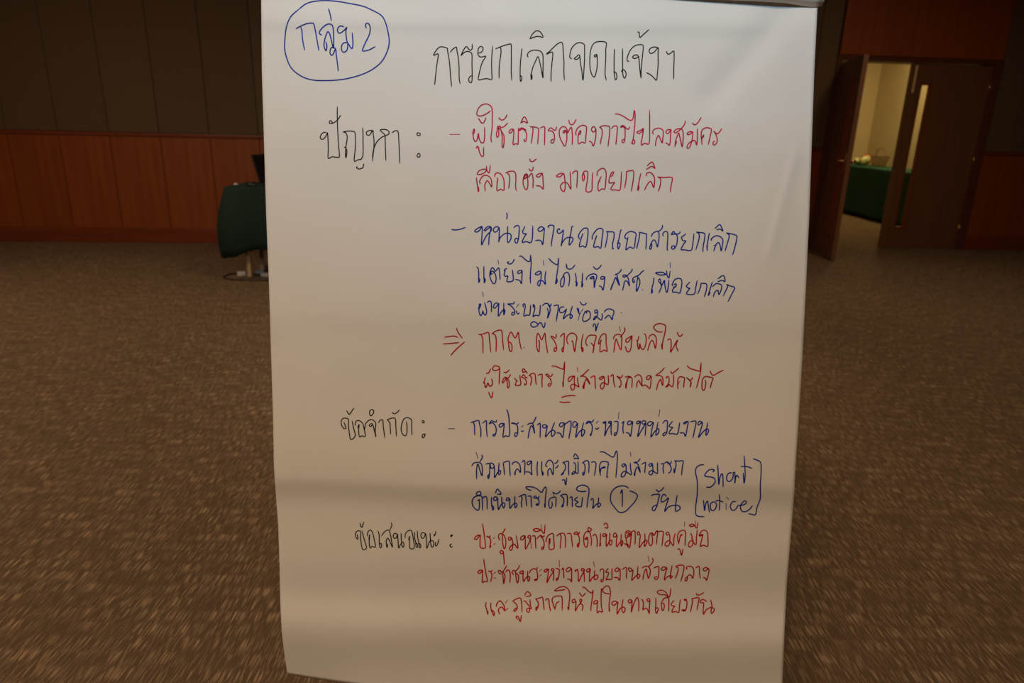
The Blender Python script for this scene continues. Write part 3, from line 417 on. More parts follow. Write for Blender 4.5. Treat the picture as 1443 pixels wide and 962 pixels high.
fourth_item|blue|6320,6038 6408,6038;6633,5952 6691,5934 6745,5923 6759,5979 6777,6060 6774,6158;6669,5948 6687,5997 6687,6060 6691,6128;6800,5961 6854,5925 6855,6015 6864,6155;6996,5921 6989,5943 6962,5941 6926,5927 6894,5970 6935,5952 6971,5984 6993,6042 6984,6114 6962,6143 6944,6128 6971,6110;7101,5961 7056,5968 7032,5993 7043,6015 7074,6006 7104,5963 7097,6060 7088,6155 7128,6137 7178,6137 7178,5970 7169,5862 7151,5790 7137,5770;7309,5952 7277,5970 7205,5961 7241,5959 7277,5979 7297,6033 7291,6114 7268,6149 7255,6137 7259,6101 7282,6096;7374,5993 7349,6017;7347,6069 7363,6074 7378,6065;7553,5871 7534,5921 7500,5970;7430,5984 7466,5963 7502,5966 7520,6015 7534,6105 7511,6024 7484,5997 7457,6078 7441,6173 7453,6096;7572,5988 7604,5961 7613,5979 7613,6060 7610,6164;7707,5993 7671,5979 7644,5997 7658,6024 7685,6024 7712,5993 7698,6078 7685,6155 7734,6096 7779,6060 7815,6069 7820,6105 7784,6146 7770,6123 7779,6042 7815,5952;7955,5961 7914,5952 7883,5979 7892,6006 7919,6006 7959,5957 7946,6042 7928,6164 7896,6105 7847,6096;7973,5970 8014,5936 8045,5939 8045,6006 8032,6087 8015,6177;8135,5961 8099,5936 8072,5961 8077,6011 8104,6015 8140,5961 8126,6060 8113,6164 8158,6087 8212,6051 8239,6069 8230,6110 8198,6146 8198,6060 8225,5952;8367,5912 8342,5943 8311,5936 8284,5936 8257,5970 8302,5948 8338,5979 8347,6042 8333,6105 8320,6137 8315,6114;8428,5930 8401,5961;8392,6029 8410,6047 8437,6024;8536,5934 8495,5952 8523,5961 8536,5934 8532,6042 8520,6141 8554,6060 8604,5979 8613,5939 8577,5939 8581,5961 8613,5961 8610,6042 8615,6128;8653,5939 8703,5936 8709,5970 8703,6060 8680,6123 8658,6132 8662,6101 8685,6092;8721,5808 8716,5896;8761,5961 8793,5936 8784,5970 8777,6042 8786,6105;8912,5939 8867,5930 8840,5961 8854,5984 8885,5975 8914,5936 8903,6033 8885,6146 8863,6105 8822,6092;9029,5936 8989,5930 8971,5957 8989,5970 9025,5936 9007,6033 8986,6150 9029,6078 9088,5979 9097,5934 9056,5930 9047,5957 9074,5975 9101,5961 9097,6042 9091,6140;9205,5952 9164,5936 9128,5961 9133,5993 9164,5993 9209,5948 9187,6042 9172,6159 9218,6087 9273,6038 9286,6060 9273,6105 9245,6128 9244,6096 9273,5943;9298,5772 9283,5867;9340,5961 9372,5925 9403,5934 9403,6006 9394,6096 9354,6137 9340,6119 9363,6096 9390,6087;9478,5934 9439,5979 9430,6002 9448,6015 9480,6020 9453,6051 9427,6105 9489,6107 9543,6116 9565,6042 9577,5952;9696,5934 9660,5941 9633,5961 9651,5970 9696,5936 9682,6033 9660,6146 9637,6101 9583,6096;9732,5943 9777,5930 9809,5943 9786,6060 9764,6168;9899,5952 9863,5932 9836,5961 9845,5988 9899,5952 9872,6060 9842,6164 9894,6096 9948,6047 9984,6051 9980,6087 9948,6132 9953,6060 9975,5952;6712,6372 6732,6453;6786,6406 6798,6440 6762,6507;6649,6561 6676,6523 6730,6512 6775,6525 6795,6579 6793,6701 6766,6633 6735,6534 6717,6606 6717,6746;6843,6536 6897,6530 6901,6597 6897,6687 6883,6741 6873,6705 6888,6683;6910,6552 6906,6525 6937,6525 6964,6561 6946,6593 6919,6593 6910,6552;6964,6561 6969,6642 6969,6728 7009,6660 7045,6624 7055,6651 7041,6683 7023,6669 7027,6597 7032,6521;7091,6516 7172,6496 7181,6588 7191,6701;7091,6516 7101,6597 7110,6687;7221,6543 7226,6521 7271,6503 7316,6534 7334,6588 7334,6656 7307,6615 7284,6606 7262,6642 7257,6692 7253,6651;7356,6512 7379,6485 7397,6507 7395,6597 7392,6686;7491,6494 7460,6494 7428,6516 7437,6543 7460,6541 7491,6494 7487,6588 7496,6687 7460,6651 7401,6647;7575,6500 7568,6597 7573,6701;7636,6500 7631,6597 7645,6692 7656,6665 7636,6633;7712,6575 7690,6557 7708,6507 7744,6480 7784,6507 7798,6561 7793,6687 7771,6633 7753,6597 7721,6633 7721,6704;7865,6480 7840,6521 7818,6525;7827,6593 7849,6579 7867,6552;7930,6516 7971,6503 8011,6498 8011,6597 8016,6692;7939,6516 7966,6552 7962,6615 7930,6660 7908,6687 7930,6678 7944,6651;7921,6764 7953,6759 7971,6832 7986,6728;8083,6512 8106,6534 8110,6606 8101,6660 8061,6683 8070,6656 8097,6642 8142,6669 8146,6588 8146,6500;8083,6440 8106,6390 8155,6460 8119,6453 8085,6462;8205,6521 8255,6489 8291,6498 8300,6561 8295,6660;8218,6516 8241,6552 8241,6633 8223,6692 8209,6674 8223,6647;8331,6512 8376,6503 8399,6534 8390,6615 8376,6696;8462,6696 8448,6615 8453,6543 8480,6503 8525,6500 8572,6516 8561,6606 8552,6714 8565,6719;8457,6660 8471,6597 8516,6575 8525,6586 8480,6593;8453,6363 8498,6365 8543,6386 8615,6431 8646,6435 8664,6399 8685,6350 8700,6408 8696,6525 8678,6728;8881,6370 8890,6424;8813,6534 8777,6536 8764,6557 8782,6575 8818,6548 8822,6633 8804,6696 8768,6719 8752,6701 8768,6660 8813,6638 8894,6687 8887,6606 8881,6521;9018,6464 8986,6503 8932,6514 8977,6525 9005,6579 9023,6656 8991,6588 8968,6588 8950,6642 8943,6705 8937,6660;9045,6539 9081,6516 9099,6521 9090,6588 9086,6659;9171,6525 9144,6543 9153,6566 9180,6561 9185,6521 9198,6570 9198,6660 9171,6687 9144,6669 9153,6642 9194,6629 9261,6669 9264,6597 9266,6516;9315,6536 9351,6530 9342,6597 9354,6669;9464,6494 9441,6534 9401,6503 9365,6525;9401,6516 9437,6543 9459,6597 9446,6642 9419,6665;9505,6489 9563,6494 9626,6494 9613,6588 9604,6692;9514,6494 9527,6534 9518,6588 9500,6665 9495,6597;9918,6544 9856,6553 9809,6594 9802,6662 9820,6745 9827,6818 9823,6974 9804,7129 9802,7233 9835,7270 9923,7277;10043,6646 10066,6622 10033,6610 9981,6625 9939,6672 9934,6703 9970,6714 10043,6724 10076,6755 10069,6807 10012,6859 9955,6861;10114,6550 10121,6683 10128,6828 10147,6714 10178,6672 10188,6745 10190,6857;10313,6662 10272,6662 10240,6709 10246,6766 10282,6781 10324,6734 10334,6662;10329,6657 10355,6662 10355,6807 10365,6734 10381,6693 10412,6729;10485,6421 10495,6558 10500,6693 10485,6807 10474,6662;10438,6570 10521,6570 10596,6597;9913,7046 9920,7119 9929,7194 9944,7098 9970,7057 9981,7119 9996,7215;10064,7067 10017,7088 10012,7161 10043,7194 10084,7161 10095,7098 10064,7067;10136,6965 10142,7077 10136,7187;10084,7057 10126,7048 10188,7069;10230,7090 10232,7176;10240,7005 10266,7031;10365,7065 10324,7067 10292,7119 10303,7171 10334,7190 10375,7161 10401,7119 10438,7119 10500,7098 10516,7067 10490,7055 10448,7098 10433,7150 10459,7202 10511,7204 10563,7171 10602,7124;10614,6461 10677,6485 10720,6521 10724,6662 10713,6849 10716,6994 10698,7067 10666,7150 10646,7246 10604,7246 10547,7233;6741,6925 6714,6944 6722,6971 6752,6974 6779,6952 6767,6925 6741,6923;6763,7035 6729,7051 6752,7051 6756,7112 6752,7165 6733,7186 6695,7165 6661,7119 6653,7058 6676,7009 6718,6986 6779,6982 6792,7005 6798,7081 6798,7184;6809,7016 6824,6996 6851,6997 6863,7043 6863,7173;6927,7005 6924,7058 6931,7127 6945,7184 6958,7150 6939,7119;7007,7005 6977,6997 6954,7020 6965,7047 6992,7043 7011,7013 7015,7081 7024,7180 7053,7119 7095,7081 7114,7104 7099,7154 7080,7127 7072,7066 7068,7001;6981,6944 7010,6887 7061,6955 7007,6959;7179,7020 7152,7009 7133,7039 7152,7051 7183,7028 7183,7096 7187,7161 7221,7112 7267,7085 7286,7112 7267,7150 7255,7135 7255,7066 7255,6993;7312,6996 7358,6974 7404,6967 7411,7028 7423,7127;7350,6982 7358,7028 7347,7081 7354,7146;7438,6988 7480,6990 7484,7051 7491,7146;7598,6986 7587,7013 7564,7009 7549,6986 7522,7001 7533,7014 7571,7020 7594,7051 7594,7096 7568,7118 7556,7104 7579,7093;7484,6906 7442,6894 7411,6868 7427,6855 7503,6860 7564,6883 7632,6935 7656,6894 7685,6856 7697,6898 7690,6967 7683,7043 7681,7150 7671,7096;7778,7066 7782,7112 7763,7157 7740,7142 7733,7081 7748,7028 7790,7005 7832,7005 7835,7058 7828,7138;7790,6929 7805,6978;7790,6929 7828,6955 7866,6944 7898,6913;7896,6986 7935,6963 7984,6967 7996,7020 7992,7127;7908,6986 7942,7020 7942,7081 7915,7135 7935,7127 7938,7089;8030,7013 8056,6996 8064,7043 8064,7138;8137,7001 8098,7035 8106,7051 8148,7070 8114,7096 8121,7127 8163,7138 8194,7127 8201,7066 8209,7005;8262,6917 8201,6923 8148,6913 8125,6883 8148,6852 8201,6831 8255,6841 8293,6875 8300,6929 8285,7028 8270,7150;8327,7047 8335,7028 8358,7028 8361,7096 8352,7161 8392,7112 8438,7085 8464,7100 8453,7127 8426,7142 8430,7081 8438,7009;8856,6871 8806,6846 8743,6844 8671,6871 8617,6934 8601,7015 8617,7087 8671,7159 8716,7209 8761,7218 8815,7200 8878,7141 8941,7069 8982,6993 8968,6957 8923,6930 8871,6912;8743,6952 8766,6898 8770,7015 8768,7137;9246,6894 9275,6921 9320,6903 9356,6862;9275,6921 9279,6936;9180,6984 9203,6966 9275,6961 9293,6970 9275,7042 9257,7123 9221,7191 9194,7186 9194,7150 9221,7123 9261,7114;9387,6993 9360,6961 9329,6988 9315,7051 9333,7071 9378,7047 9419,7011 9392,7105 9365,7205 9419,7141 9491,7119 9563,7123 9586,7159 9554,7191 9518,7195 9523,7096 9541,6975
third_section|black|5072,7366 5097,7430 5127,7352;5033,7527 5044,7572 5039,7594 5011,7555 5011,7505 5044,7477 5083,7488 5083,7583 5097,7694 5116,7743 5166,7716 5138,7616 5102,7477;5177,7549 5183,7499 5216,7463 5249,7499 5271,7583 5290,7705 5244,7694 5216,7718 5202,7638 5210,7527 5197,7594;5327,7477 5344,7538 5344,7638 5357,7713 5377,7694 5371,7655 5349,7660;5515,7361 5521,7405 5493,7466;5377,7549 5421,7488 5477,7466 5504,7538 5521,7638 5532,7710 5499,7638 5465,7577 5443,7627 5454,7713 5465,7660;5593,7522 5560,7511 5541,7549 5554,7580 5587,7572 5599,7516 5610,7616 5618,7721 5643,7671 5676,7633 5693,7666 5682,7707 5665,7682 5654,7583 5654,7511;5709,7577 5715,7516 5759,7472 5798,7477 5820,7560 5837,7710 5781,7725 5770,7649 5770,7549 5759,7605;5842,7494 5842,7572 5859,7638 5862,7694 5881,7710 5887,7677 5859,7638;5881,7477 5887,7572 5903,7649 5915,7716 5931,7694 5920,7660 5892,7655;5992,7511 5953,7503 5931,7533 5942,7577 5976,7572 5998,7516 6009,7616 6014,7725 6053,7627 6097,7616 6114,7660 6097,7707 6075,7682 6064,7583 6059,7507;6140,7483 6136,7522 6117,7549 6120,7522;6140,7633 6136,7677 6153,7688 6170,7649 6184,7594;6350,7540 6358,7560 6375,7533 6352,7540;6364,7660 6341,7677 6352,7707 6375,7699
fifth_item|red|6762,7534 6726,7543 6688,7579 6699,7597 6726,7588 6767,7534 6764,7624 6771,7710 6839,7714 6834,7615 6816,7480 6798,7374;6911,7543 6893,7570 6857,7552 6897,7570 6915,7615 6911,7660 6902,7714 6920,7687;6965,7570 6951,7586;6960,7669 6977,7656;7041,7606 7023,7561 7037,7521 7068,7516 7077,7534 7082,7642 7105,7728 7123,7696 7127,7615 7105,7543 7082,7525;7073,7521 7095,7489 7118,7444;7086,7764 7064,7752 7046,7773 7059,7795 7086,7791 7091,7764 7100,7841 7106,7953;7199,7570 7172,7566 7163,7588 7177,7611 7199,7593 7204,7570 7222,7615 7226,7678 7213,7741 7190,7750 7184,7714 7213,7678 7249,7665 7298,7723 7289,7633 7276,7545;7397,7543 7357,7552 7334,7588 7357,7606 7384,7579 7400,7545 7402,7642 7406,7732 7447,7660 7478,7588 7474,7548 7451,7543 7438,7570 7465,7588 7478,7597;7474,7597 7487,7723;7501,7552 7537,7548 7546,7633 7550,7723;7672,7543 7650,7561 7614,7539 7564,7588;7618,7548 7654,7597 7668,7660 7659,7723 7641,7737 7632,7719 7654,7701;7623,7462 7564,7444 7517,7458 7541,7485 7591,7480 7627,7467 7668,7514 7681,7390;7627,7388 7632,7467;7695,7633 7699,7588 7735,7534 7794,7516 7803,7606 7807,7719 7744,7737 7737,7660 7740,7588 7751,7597 7746,7660;7844,7548 7889,7516 7943,7512 7966,7561 7970,7633 7968,7714;7894,7521 7907,7570 7898,7660 7894,7723;7993,7516 8042,7516 8056,7597 8068,7701;8167,7494 8150,7521 8119,7489 8087,7521 8132,7525 8159,7561 8164,7624 8150,7701 8137,7692 8141,7660 8159,7651;8241,7588 8277,7566 8263,7597 8241,7588;8277,7566 8286,7615 8277,7678 8259,7710 8236,7678 8225,7606 8232,7534 8263,7489 8304,7494 8322,7534 8335,7606 8329,7687;8290,7426 8286,7471 8313,7485 8335,7458 8322,7444 8290,7426;8353,7548 8385,7521 8407,7561 8416,7633 8412,7701;8461,7507 8461,7597 8452,7696 8466,7651;8542,7525 8515,7516 8497,7530 8497,7552 8529,7552 8547,7525 8542,7606 8545,7696 8583,7633 8619,7606 8623,7642 8605,7678 8587,7660 8592,7570 8594,7503;8511,7390 8529,7368 8551,7377 8565,7435 8520,7431;8695,7543 8673,7507 8646,7525 8646,7561 8673,7561 8695,7543 8686,7615 8689,7701 8727,7651 8768,7615 8777,7642 8754,7692 8750,7615 8754,7521;8898,7498 8853,7476 8817,7498 8813,7570 8835,7570 8880,7543 8898,7494 8889,7588 8871,7714 8826,7669 8795,7656;8817,7570 8835,7651 8862,7687;8826,7507 8871,7507 8835,7552 8880,7516;8898,7494 8943,7476 8952,7561 8948,7669;9016,7516 8998,7489 8980,7503 8989,7534 9021,7530 9016,7606 9007,7714 9061,7638 9111,7606 9115,7642 9088,7692 9079,7678 9088,7597 9086,7512;9187,7503 9160,7516 9142,7570 9142,7642 9160,7683 9187,7669 9196,7606 9187,7534 9196,7507 9214,7543 9250,7480 9268,7489 9259,7570 9249,7668;9259,7489 9341,7485 9341,7570 9327,7692;9431,7507 9404,7494 9386,7512 9399,7534 9431,7525 9440,7597 9431,7669 9399,7692 9372,7678 9381,7642 9431,7615 9489,7687 9494,7597 9512,7512;9566,7660 9548,7588 9552,7525 9584,7480 9638,7467 9660,7498 9656,7588 9651,7687;9566,7642 9584,7561 9615,7525 9584,7543;9647,7350 9645,7410;9548,7741 9566,7728 9584,7750 9602,7823 9615,7777 9624,7732;9732,7512 9755,7561 9746,7579 9768,7615 9755,7678 9719,7705 9701,7687 9710,7642 9746,7615 9805,7674 9814,7570 9825,7462;9786,7395 9755,7381 9714,7399 9746,7417 9786,7404 9818,7440 9834,7363;9795,7336 9800,7399;9904,7525 9850,7543 9877,7548 9904,7525 9886,7606 9868,7696 9908,7678 9971,7692 9976,7588 9967,7498 9931,7467 9886,7480 9850,7541;6800,8033 6766,8029 6733,8058 6750,8074 6775,8066 6801,8037 6800,8116 6796,8203 6829,8187 6868,8187 6850,8091 6829,7966 6816,7875;6937,8033 6916,8049 6879,8041 6908,8049 6929,8083 6929,8133 6914,8191;6983,8058 6958,8079;6964,8139 6987,8139;7057,8087 7037,8074 7020,8045 7041,8033 7070,8058;7057,8037 7082,8091 7091,8158 7097,8224 7112,8149 7116,8108 7087,8049;7082,8058 7116,8008 7139,7970;7124,8058 7157,8026 7182,8049 7191,8116 7184,8207;7236,8095 7215,8062 7236,8033 7261,8049 7270,8116 7290,8212 7307,8158 7303,8099 7261,8066;7261,8049 7307,8000 7315,7962;7373,8041 7340,8045 7325,8066 7340,8079 7365,8070 7378,8037 7369,8116 7378,8191 7415,8133 7457,8120 7465,8149 7444,8187 7436,8133 7436,8041;7457,8070 7482,8029 7523,8008 7561,8020 7573,7990;7561,8020 7573,8083 7573,8158 7540,8174 7531,8166 7565,8153;7631,8016 7598,8049;7602,8116 7630,8091;7723,8012 7685,8020 7669,8049 7694,8054 7727,8012 7719,8116 7708,8207 7748,8124 7793,8058 7806,8020 7777,8008 7769,8033 7798,8049 7802,8116 7798,8174;7837,8004 7875,8016 7883,8041 7871,8133 7850,8174 7837,8158 7858,8137;7881,7891 7883,7983;7916,8025 7937,8000 7941,8074 7948,8145;8054,8012 8020,7991 7983,8016 7983,8045 8016,8049 8054,8008 8054,8091 8054,8195 8033,8162 7993,8153;8141,8016 8108,8033 8108,8049 8137,8020 8149,8091 8153,8191 8191,8116 8232,8041 8232,8016 8199,8008 8195,8037 8224,8041 8232,8108 8237,8191;8316,8008 8282,8012 8266,8041 8291,8058 8320,8012 8307,8099 8311,8191 8349,8133 8407,8099 8428,8116 8415,8149 8386,8162 8370,8141 8378,8087 8378,8033;8364,7912 8374,7979;8457,8049 8465,8020 8503,8018 8507,8083 8503,8158 8484,8195 8465,8178 8482,8158;8569,8004 8536,8058 8578,8070 8540,8162 8573,8158 8619,8158 8623,8074 8623,8004;8731,8012 8698,7998 8665,8025 8677,8049 8711,8041 8731,8008 8740,8083 8731,8174 8702,8137 8652,8133;8773,8020 8806,7995 8831,8004 8827,8074 8827,8149;8914,8033 8881,8000 8856,8004 8869,8041 8889,8049 8919,8029 8910,8108 8902,8174 8948,8124 9000,8091 9018,8112 8989,8149 8981,8116 8989,7975;9050,7998 9083,7979 9133,7979 9162,8025 9158,8083 9137,8145 9120,8083 9104,8012 9075,8074 9058,8166;9191,7860 9204,7896 9174,7946 9141,7979;9135,7833 9145,7910;9212,8000 9258,7981 9283,7987 9283,8066 9274,8133 9249,8162 9224,8149 9228,8128 9258,8124;9399,8000 9353,7983 9316,8016 9349,8033 9395,8000 9374,8083 9362,8170 9399,8128 9449,8108 9474,8120 9449,8145 9445,8108 9470,7966;9520,7979 9565,7962 9636,7970 9623,8074 9594,8191;9520,7979 9557,8008 9540,8083 9517,8145;9686,8018 9669,8000 9698,7975 9744,7979 9773,8016 9775,8083 9761,8145 9740,8108 9715,8095 9665,8141 9653,8178 9678,8174 9690,8133;9806,7998 9840,7975 9856,8000 9858,8083 9869,8143;9989,8025 9952,7991 9910,8012 9919,8037 9948,8037 9973,8004 9991,8025 9981,8091 9958,8174 9940,8141 9910,8133;6851,8481 6843,8533 6858,8583 6875,8653 6875,8607;6920,8491 6915,8533 6925,8599 6962,8674 6962,8624 6933,8591;6995,8541 6999,8508 7037,8464 7070,8479 7103,8533 7116,8607 7083,8558 7058,8553 7024,8583 7037,8649;7148,8454 7124,8495;7120,8599 7162,8566;7224,8466 7274,8437 7332,8423 7349,8491 7357,8620;7232,8470 7274,8508 7291,8558 7261,8607 7241,8603 7249,8583 7282,8558;7295,8724 7274,8699 7282,8678 7307,8691 7332,8757 7347,8662;7378,8466 7407,8470 7432,8508 7457,8533 7461,8599 7449,8624 7424,8607 7424,8578 7457,8566;7469,8445 7473,8516 7486,8574 7449,8566;7394,8387 7424,8333 7457,8346 7478,8387 7415,8404;7544,8437 7598,8425 7644,8412 7656,8491 7669,8591;7552,8441 7582,8483 7582,8541 7557,8595 7552,8558 7582,8541;7690,8458 7702,8433 7731,8441 7740,8516 7756,8606;7823,8587 7790,8499 7781,8441 7814,8404 7864,8393 7914,8400 7923,8474 7921,8595;7823,8566 7839,8499 7877,8470;7962,8304 7900,8312 7833,8323 7818,8316 7858,8283 7917,8262 7975,8271 8016,8316 8029,8391 8020,8483 8012,8587 8000,8549;8112,8458 8091,8441 8062,8458 8070,8487 8099,8479 8116,8474 8112,8533 8108,8607 8141,8541 8183,8491 8199,8449 8178,8437 8170,8458 8183,8491;8174,8499 8212,8524 8203,8599;8166,8346 8191,8387 8212,8395 8248,8354;8208,8267 8249,8283 8299,8333 8341,8350 8356,8312;8356,8312 8349,8400 8332,8516 8326,8603;8424,8462 8391,8458 8366,8491 8382,8508 8411,8491 8424,8466 8415,8533 8415,8628 8449,8607 8489,8620 8474,8533 8470,8408 8474,8291;8586,8362 8540,8358 8499,8333 8482,8291;8490,8308 8524,8262 8565,8252 8590,8283 8603,8350 8590,8441 8582,8533 8586,8616 8586,8549;8707,8483 8665,8466 8623,8487 8632,8520 8665,8520 8707,8479 8698,8558 8697,8649 8731,8583 8773,8549 8806,8566 8806,8599 8786,8628 8765,8599 8765,8524 8780,8441;8902,8454 8873,8445 8852,8466 8865,8491 8890,8483 8906,8458 8902,8533 8896,8624 8923,8524 8973,8416 8998,8458 9002,8533 8998,8607;9041,8441 9058,8458 9066,8516 9058,8587 9091,8566 9125,8583 9148,8641 9150,8549 9158,8458 9137,8429 9116,8449 9137,8474 9158,8449;9241,8418 9241,8516 9237,8591 9251,8641 9274,8583 9262,8558 9241,8570;9349,8491 9362,8533 9349,8591 9333,8595 9320,8549 9324,8483 9357,8429 9399,8418 9424,8433 9424,8516 9424,8607;9324,8508 9349,8491;9416,8408 9382,8341 9324,8312 9270,8325 9266,8350 9308,8375 9366,8375 9432,8408 9453,8287;9495,8458 9457,8508 9474,8533 9507,8537 9482,8574 9470,8620 9524,8612 9565,8624 9574,8533 9586,8445;9636,8441 9665,8445 9680,8483 9673,8558 9649,8606 9607,8591 9657,8587;9640,8441 9653,8458 9673,8437;9744,8437 9782,8425 9848,8420 9840,8491 9819,8591;9757,8437 9752,8508 9728,8620;9811,8354 9823,8379 9856,8379 9919,8346;9956,8474 9923,8448 9890,8445 9865,8474 9881,8491 9915,8491 9910,8566 9913,8653 9948,8591 10006,8558 10056,8566 10064,8595 10031,8641 10019,8607 10031,8533 10014,8449"""
for line in INK.strip().split('\n'):
    nm, colr, data = line.split('|')
    wd = WID.get(nm, 1.25) * INK_W
    verts, faces = [], []
    for st in data.split(';'):
        P = [Vector([float(q) / 10 for q in k.split(',')]) for k in st.split()]
        Q = [P[0]]
        for p in P[1:]:
            if (p - Q[-1]).length > 0.05: Q.append(p)
        if len(Q) < 2: Q.append(Q[0] + Vector((0.8, 0)))
        C = catmull(Q, 4)
        n0 = len(verts)
        # slight overrun at both ends for the round nib
        C[0] = C[0] + (C[0] - C[1]).normalized() * wd * 0.3; C[-1] = C[-1] + (C[-1] - C[-2]).normalized() * wd * 0.3
        for i, p in enumerate(C):
            d = C[min(i + 1, len(C) - 1)] - C[max(i - 1, 0)]
            d = d.normalized() if d.length > 1e-6 else Vector((1, 0))
            k = wd * 0.5 * (0.6 if i in (0, len(C) - 1) else 1.0)
            nn = Vector((-d.y, d.x)) * k
            verts += [surf(*(p + nn), 0.00018), surf(*(p - nn), 0.00018)]
        for i in range(len(C) - 1):
            a = n0 + 2 * i; faces.append((a, a + 1, a + 3, a + 2))
    me = bpy.data.meshes.new('handwriting'); me.from_pydata([tuple(v) for v in verts], [], faces)
    o = link('handwriting', me, M[colr])
    o.parent = page; o.matrix_parent_inverse = page.matrix_world.inverted(); o['label'] = LAB[nm]

# the next blank sheets of the pad, hanging behind, and the sheets turned over the top
def sheet(name, pts, off, mt, th=0.004):
    bm = bmesh.new(); f = bm.faces.new([bm.verts.new(onpage(x, y) - NRM * off) for x, y in pts])
    r = bmesh.ops.extrude_face_region(bm, geom=[f]); bmesh.ops.translate(bm, verts=[v for v in r['geom'] if isinstance(v, bmesh.types.BMVert)], vec=-NRM * th)
    return attach(link(name, tomesh(bm, name), mt))
sheet('blank_sheets', [(392, -60), (1128, -60), (1090, 975), (800, 972), (467, 961), (420, 860)], 0.014, M['pad']) ['label'] = 'blank white sheets under the written one'
sheet('backboard', [(400, -70), (1120, -70), (1075, 900), (440, 900)], 0.022, M['board'], 0.012)
# turned-over sheets: curve forward over the top and end in a lip
LIP = [(360, -38), (520, -27), (700, -17), (850, -8), (980, -0.2), (1050, 3.4), (1105, 6.6), (1130, 8.8), (1151, 10.4), (1158, 9.0)]
bm = bmesh.new(); rows = []
nn = 60
for i in range(nn + 1):
    x = 360 + (1158 - 360) * i / nn
    y = poly(LIP, x)
    tt = i / nn; off = 0.0004 + 0.0050 * g(tt, 0.925, 0.16, 0.035) + 0.0018 * g(tt, 0.3, 1, 0.5)
    base = surf(x, y, off)
    cup = 1.0 + 0.0
    rows.append([bm.verts.new(base + V * (0.075 * q) + NRM * (0.026 * math.sin(math.pi * min(1, q * 1.02)))) for q in [k / 14 for k in range(15)]])
for a, b1 in zip(rows, rows[1:]):
    for k in range(14): bm.faces.new((a[k], b1[k], b1[k + 1], a[k + 1]))
me = tomesh(bm, 'turned_sheet', True)
fl = attach(link('turned_sheet', me, M['pad'])); fl['label'] = 'used sheets turned over the top of the board'
so = fl.modifiers.new('thick', 'SOLIDIFY'); so.thickness = 0.0012; so.offset = 0
# clamp bar and legs of the easel
def pagept(s, t, off): return P0 + SX * s + V * t - NRM * off
bm = bmesh.new(); tube(bm, [pagept(-0.30, 0.484, 0.028), pagept(0.30, 0.484, 0.028)], 0.012, 12); attach(link('clamp_bar', tomesh(bm, 'clamp_bar', True), M['alu']))
for sg in (-1, 1):
    top = pagept(sg * 0.16, 0.46, 0.045); low = pagept(sg * 0.22, -0.36, 0.045); dirv = (low - top).normalized()
    ft = top + dirv * ((0.0 - top.z) / dirv.z)
    ft.z = 0.014
    bm = bmesh.new(); tube(bm, [top, ft], 0.012, 12); lg = attach(link('leg', tomesh(bm, 'leg', True), M['alu']))
    bm = bmesh.new(); tube(bm, [ft + Vector((0, 0, 0.03)), Vector((ft.x, ft.y, 0.0))], [0.014, 0.017], 12); rf = link('rubber_foot', tomesh(bm, 'rubber_foot', True), M['blackplastic'])
    rf.parent = lg; rf.matrix_parent_inverse = lg.matrix_world.inverted()
top = pagept(0, 0.44, 0.05); ft = Vector((top.x, top.y + 0.62, 0.014))
bm = bmesh.new(); tube(bm, [top, ft], 0.012, 12); lg = attach(link('leg', tomesh(bm, 'leg', True), M['alu']))
bm = bmesh.new(); tube(bm, [ft + Vector((0, 0, 0.03)), Vector((ft.x, ft.y, 0.0))], [0.014, 0.017], 12); rf = link('rubber_foot', tomesh(bm, 'rubber_foot', True), M['blackplastic'])
rf.parent = lg; rf.matrix_parent_inverse = lg.matrix_world.inverted()

# ------------------------------------------------------------------ tables with cloths
def cloth(name, x0, x1, y0, y1, zt, zb, mt, flare=0.05, fold=0.016, nf=3.2, corner=0.05, seed=1):
    rnd = random.Random(seed); bm = bmesh.new()
    per = []; R = 0.02
    def add(x, y, nx, ny): per.append((x, y, nx, ny))
    n = 26
    for k in range(n): add(x0 + (x1 - x0) * k / n, y0, 0, -1)
    for k in range(n): add(x1, y0 + (y1 - y0) * k / n, 1, 0)
    for k in range(n): add(x1 - (x1 - x0) * k / n, y1, 0, 1)
    for k in range(n): add(x0, y1 - (y1 - y0) * k / n, -1, 0)
    rings = []
    Z = [zt + 0.001, zt - 0.006, zt - 0.02] + [zt - 0.02 - (zt - 0.02 - zb) * q / 9 for q in range(1, 10)]
    for zi, z in enumerate(Z):
        q = max(0, (zt - z) / (zt - zb)); ring = []
        for i, (x, y, nx, ny) in enumerate(per):
            kk = i % n; cx = 0.0
            c = math.exp(-(min(kk, n - kk) / 2.2) ** 2)         # near a corner
            if kk == 0:
                px, py = per[i - 1][2], per[i - 1][3]; nx, ny = (nx + px) * .71, (ny + py) * .71
            wv = fold * math.sin(i * nf * 2 * math.pi / n + seed) * q ** 0.7 + 0.5 * fold * math.sin(i * 1.9 + seed * 2) * q
            o = 0.004 * (zi > 0) + flare * (1.5 * math.sin(math.pi * q * 0.8) + 0.1 * q) * (0.5 + 0.6 * c) + wv
            ring.append(bm.verts.new((x + nx * o, y + ny * o, z - corner * c * q)))
        rings.append(ring)
    K = len(per)
    for a, b1 in zip(rings, rings[1:]):
        for i in range(K): bm.faces.new((a[i], a[(i + 1) % K], b1[(i + 1) % K], b1[i]))
    bm.faces.new(rings[0])
    o = link(name, tomesh(bm, name, True), mt); sd = o.modifiers.new('thick', 'SOLIDIFY'); sd.thickness = 0.0015; sd.offset = 1
    return o
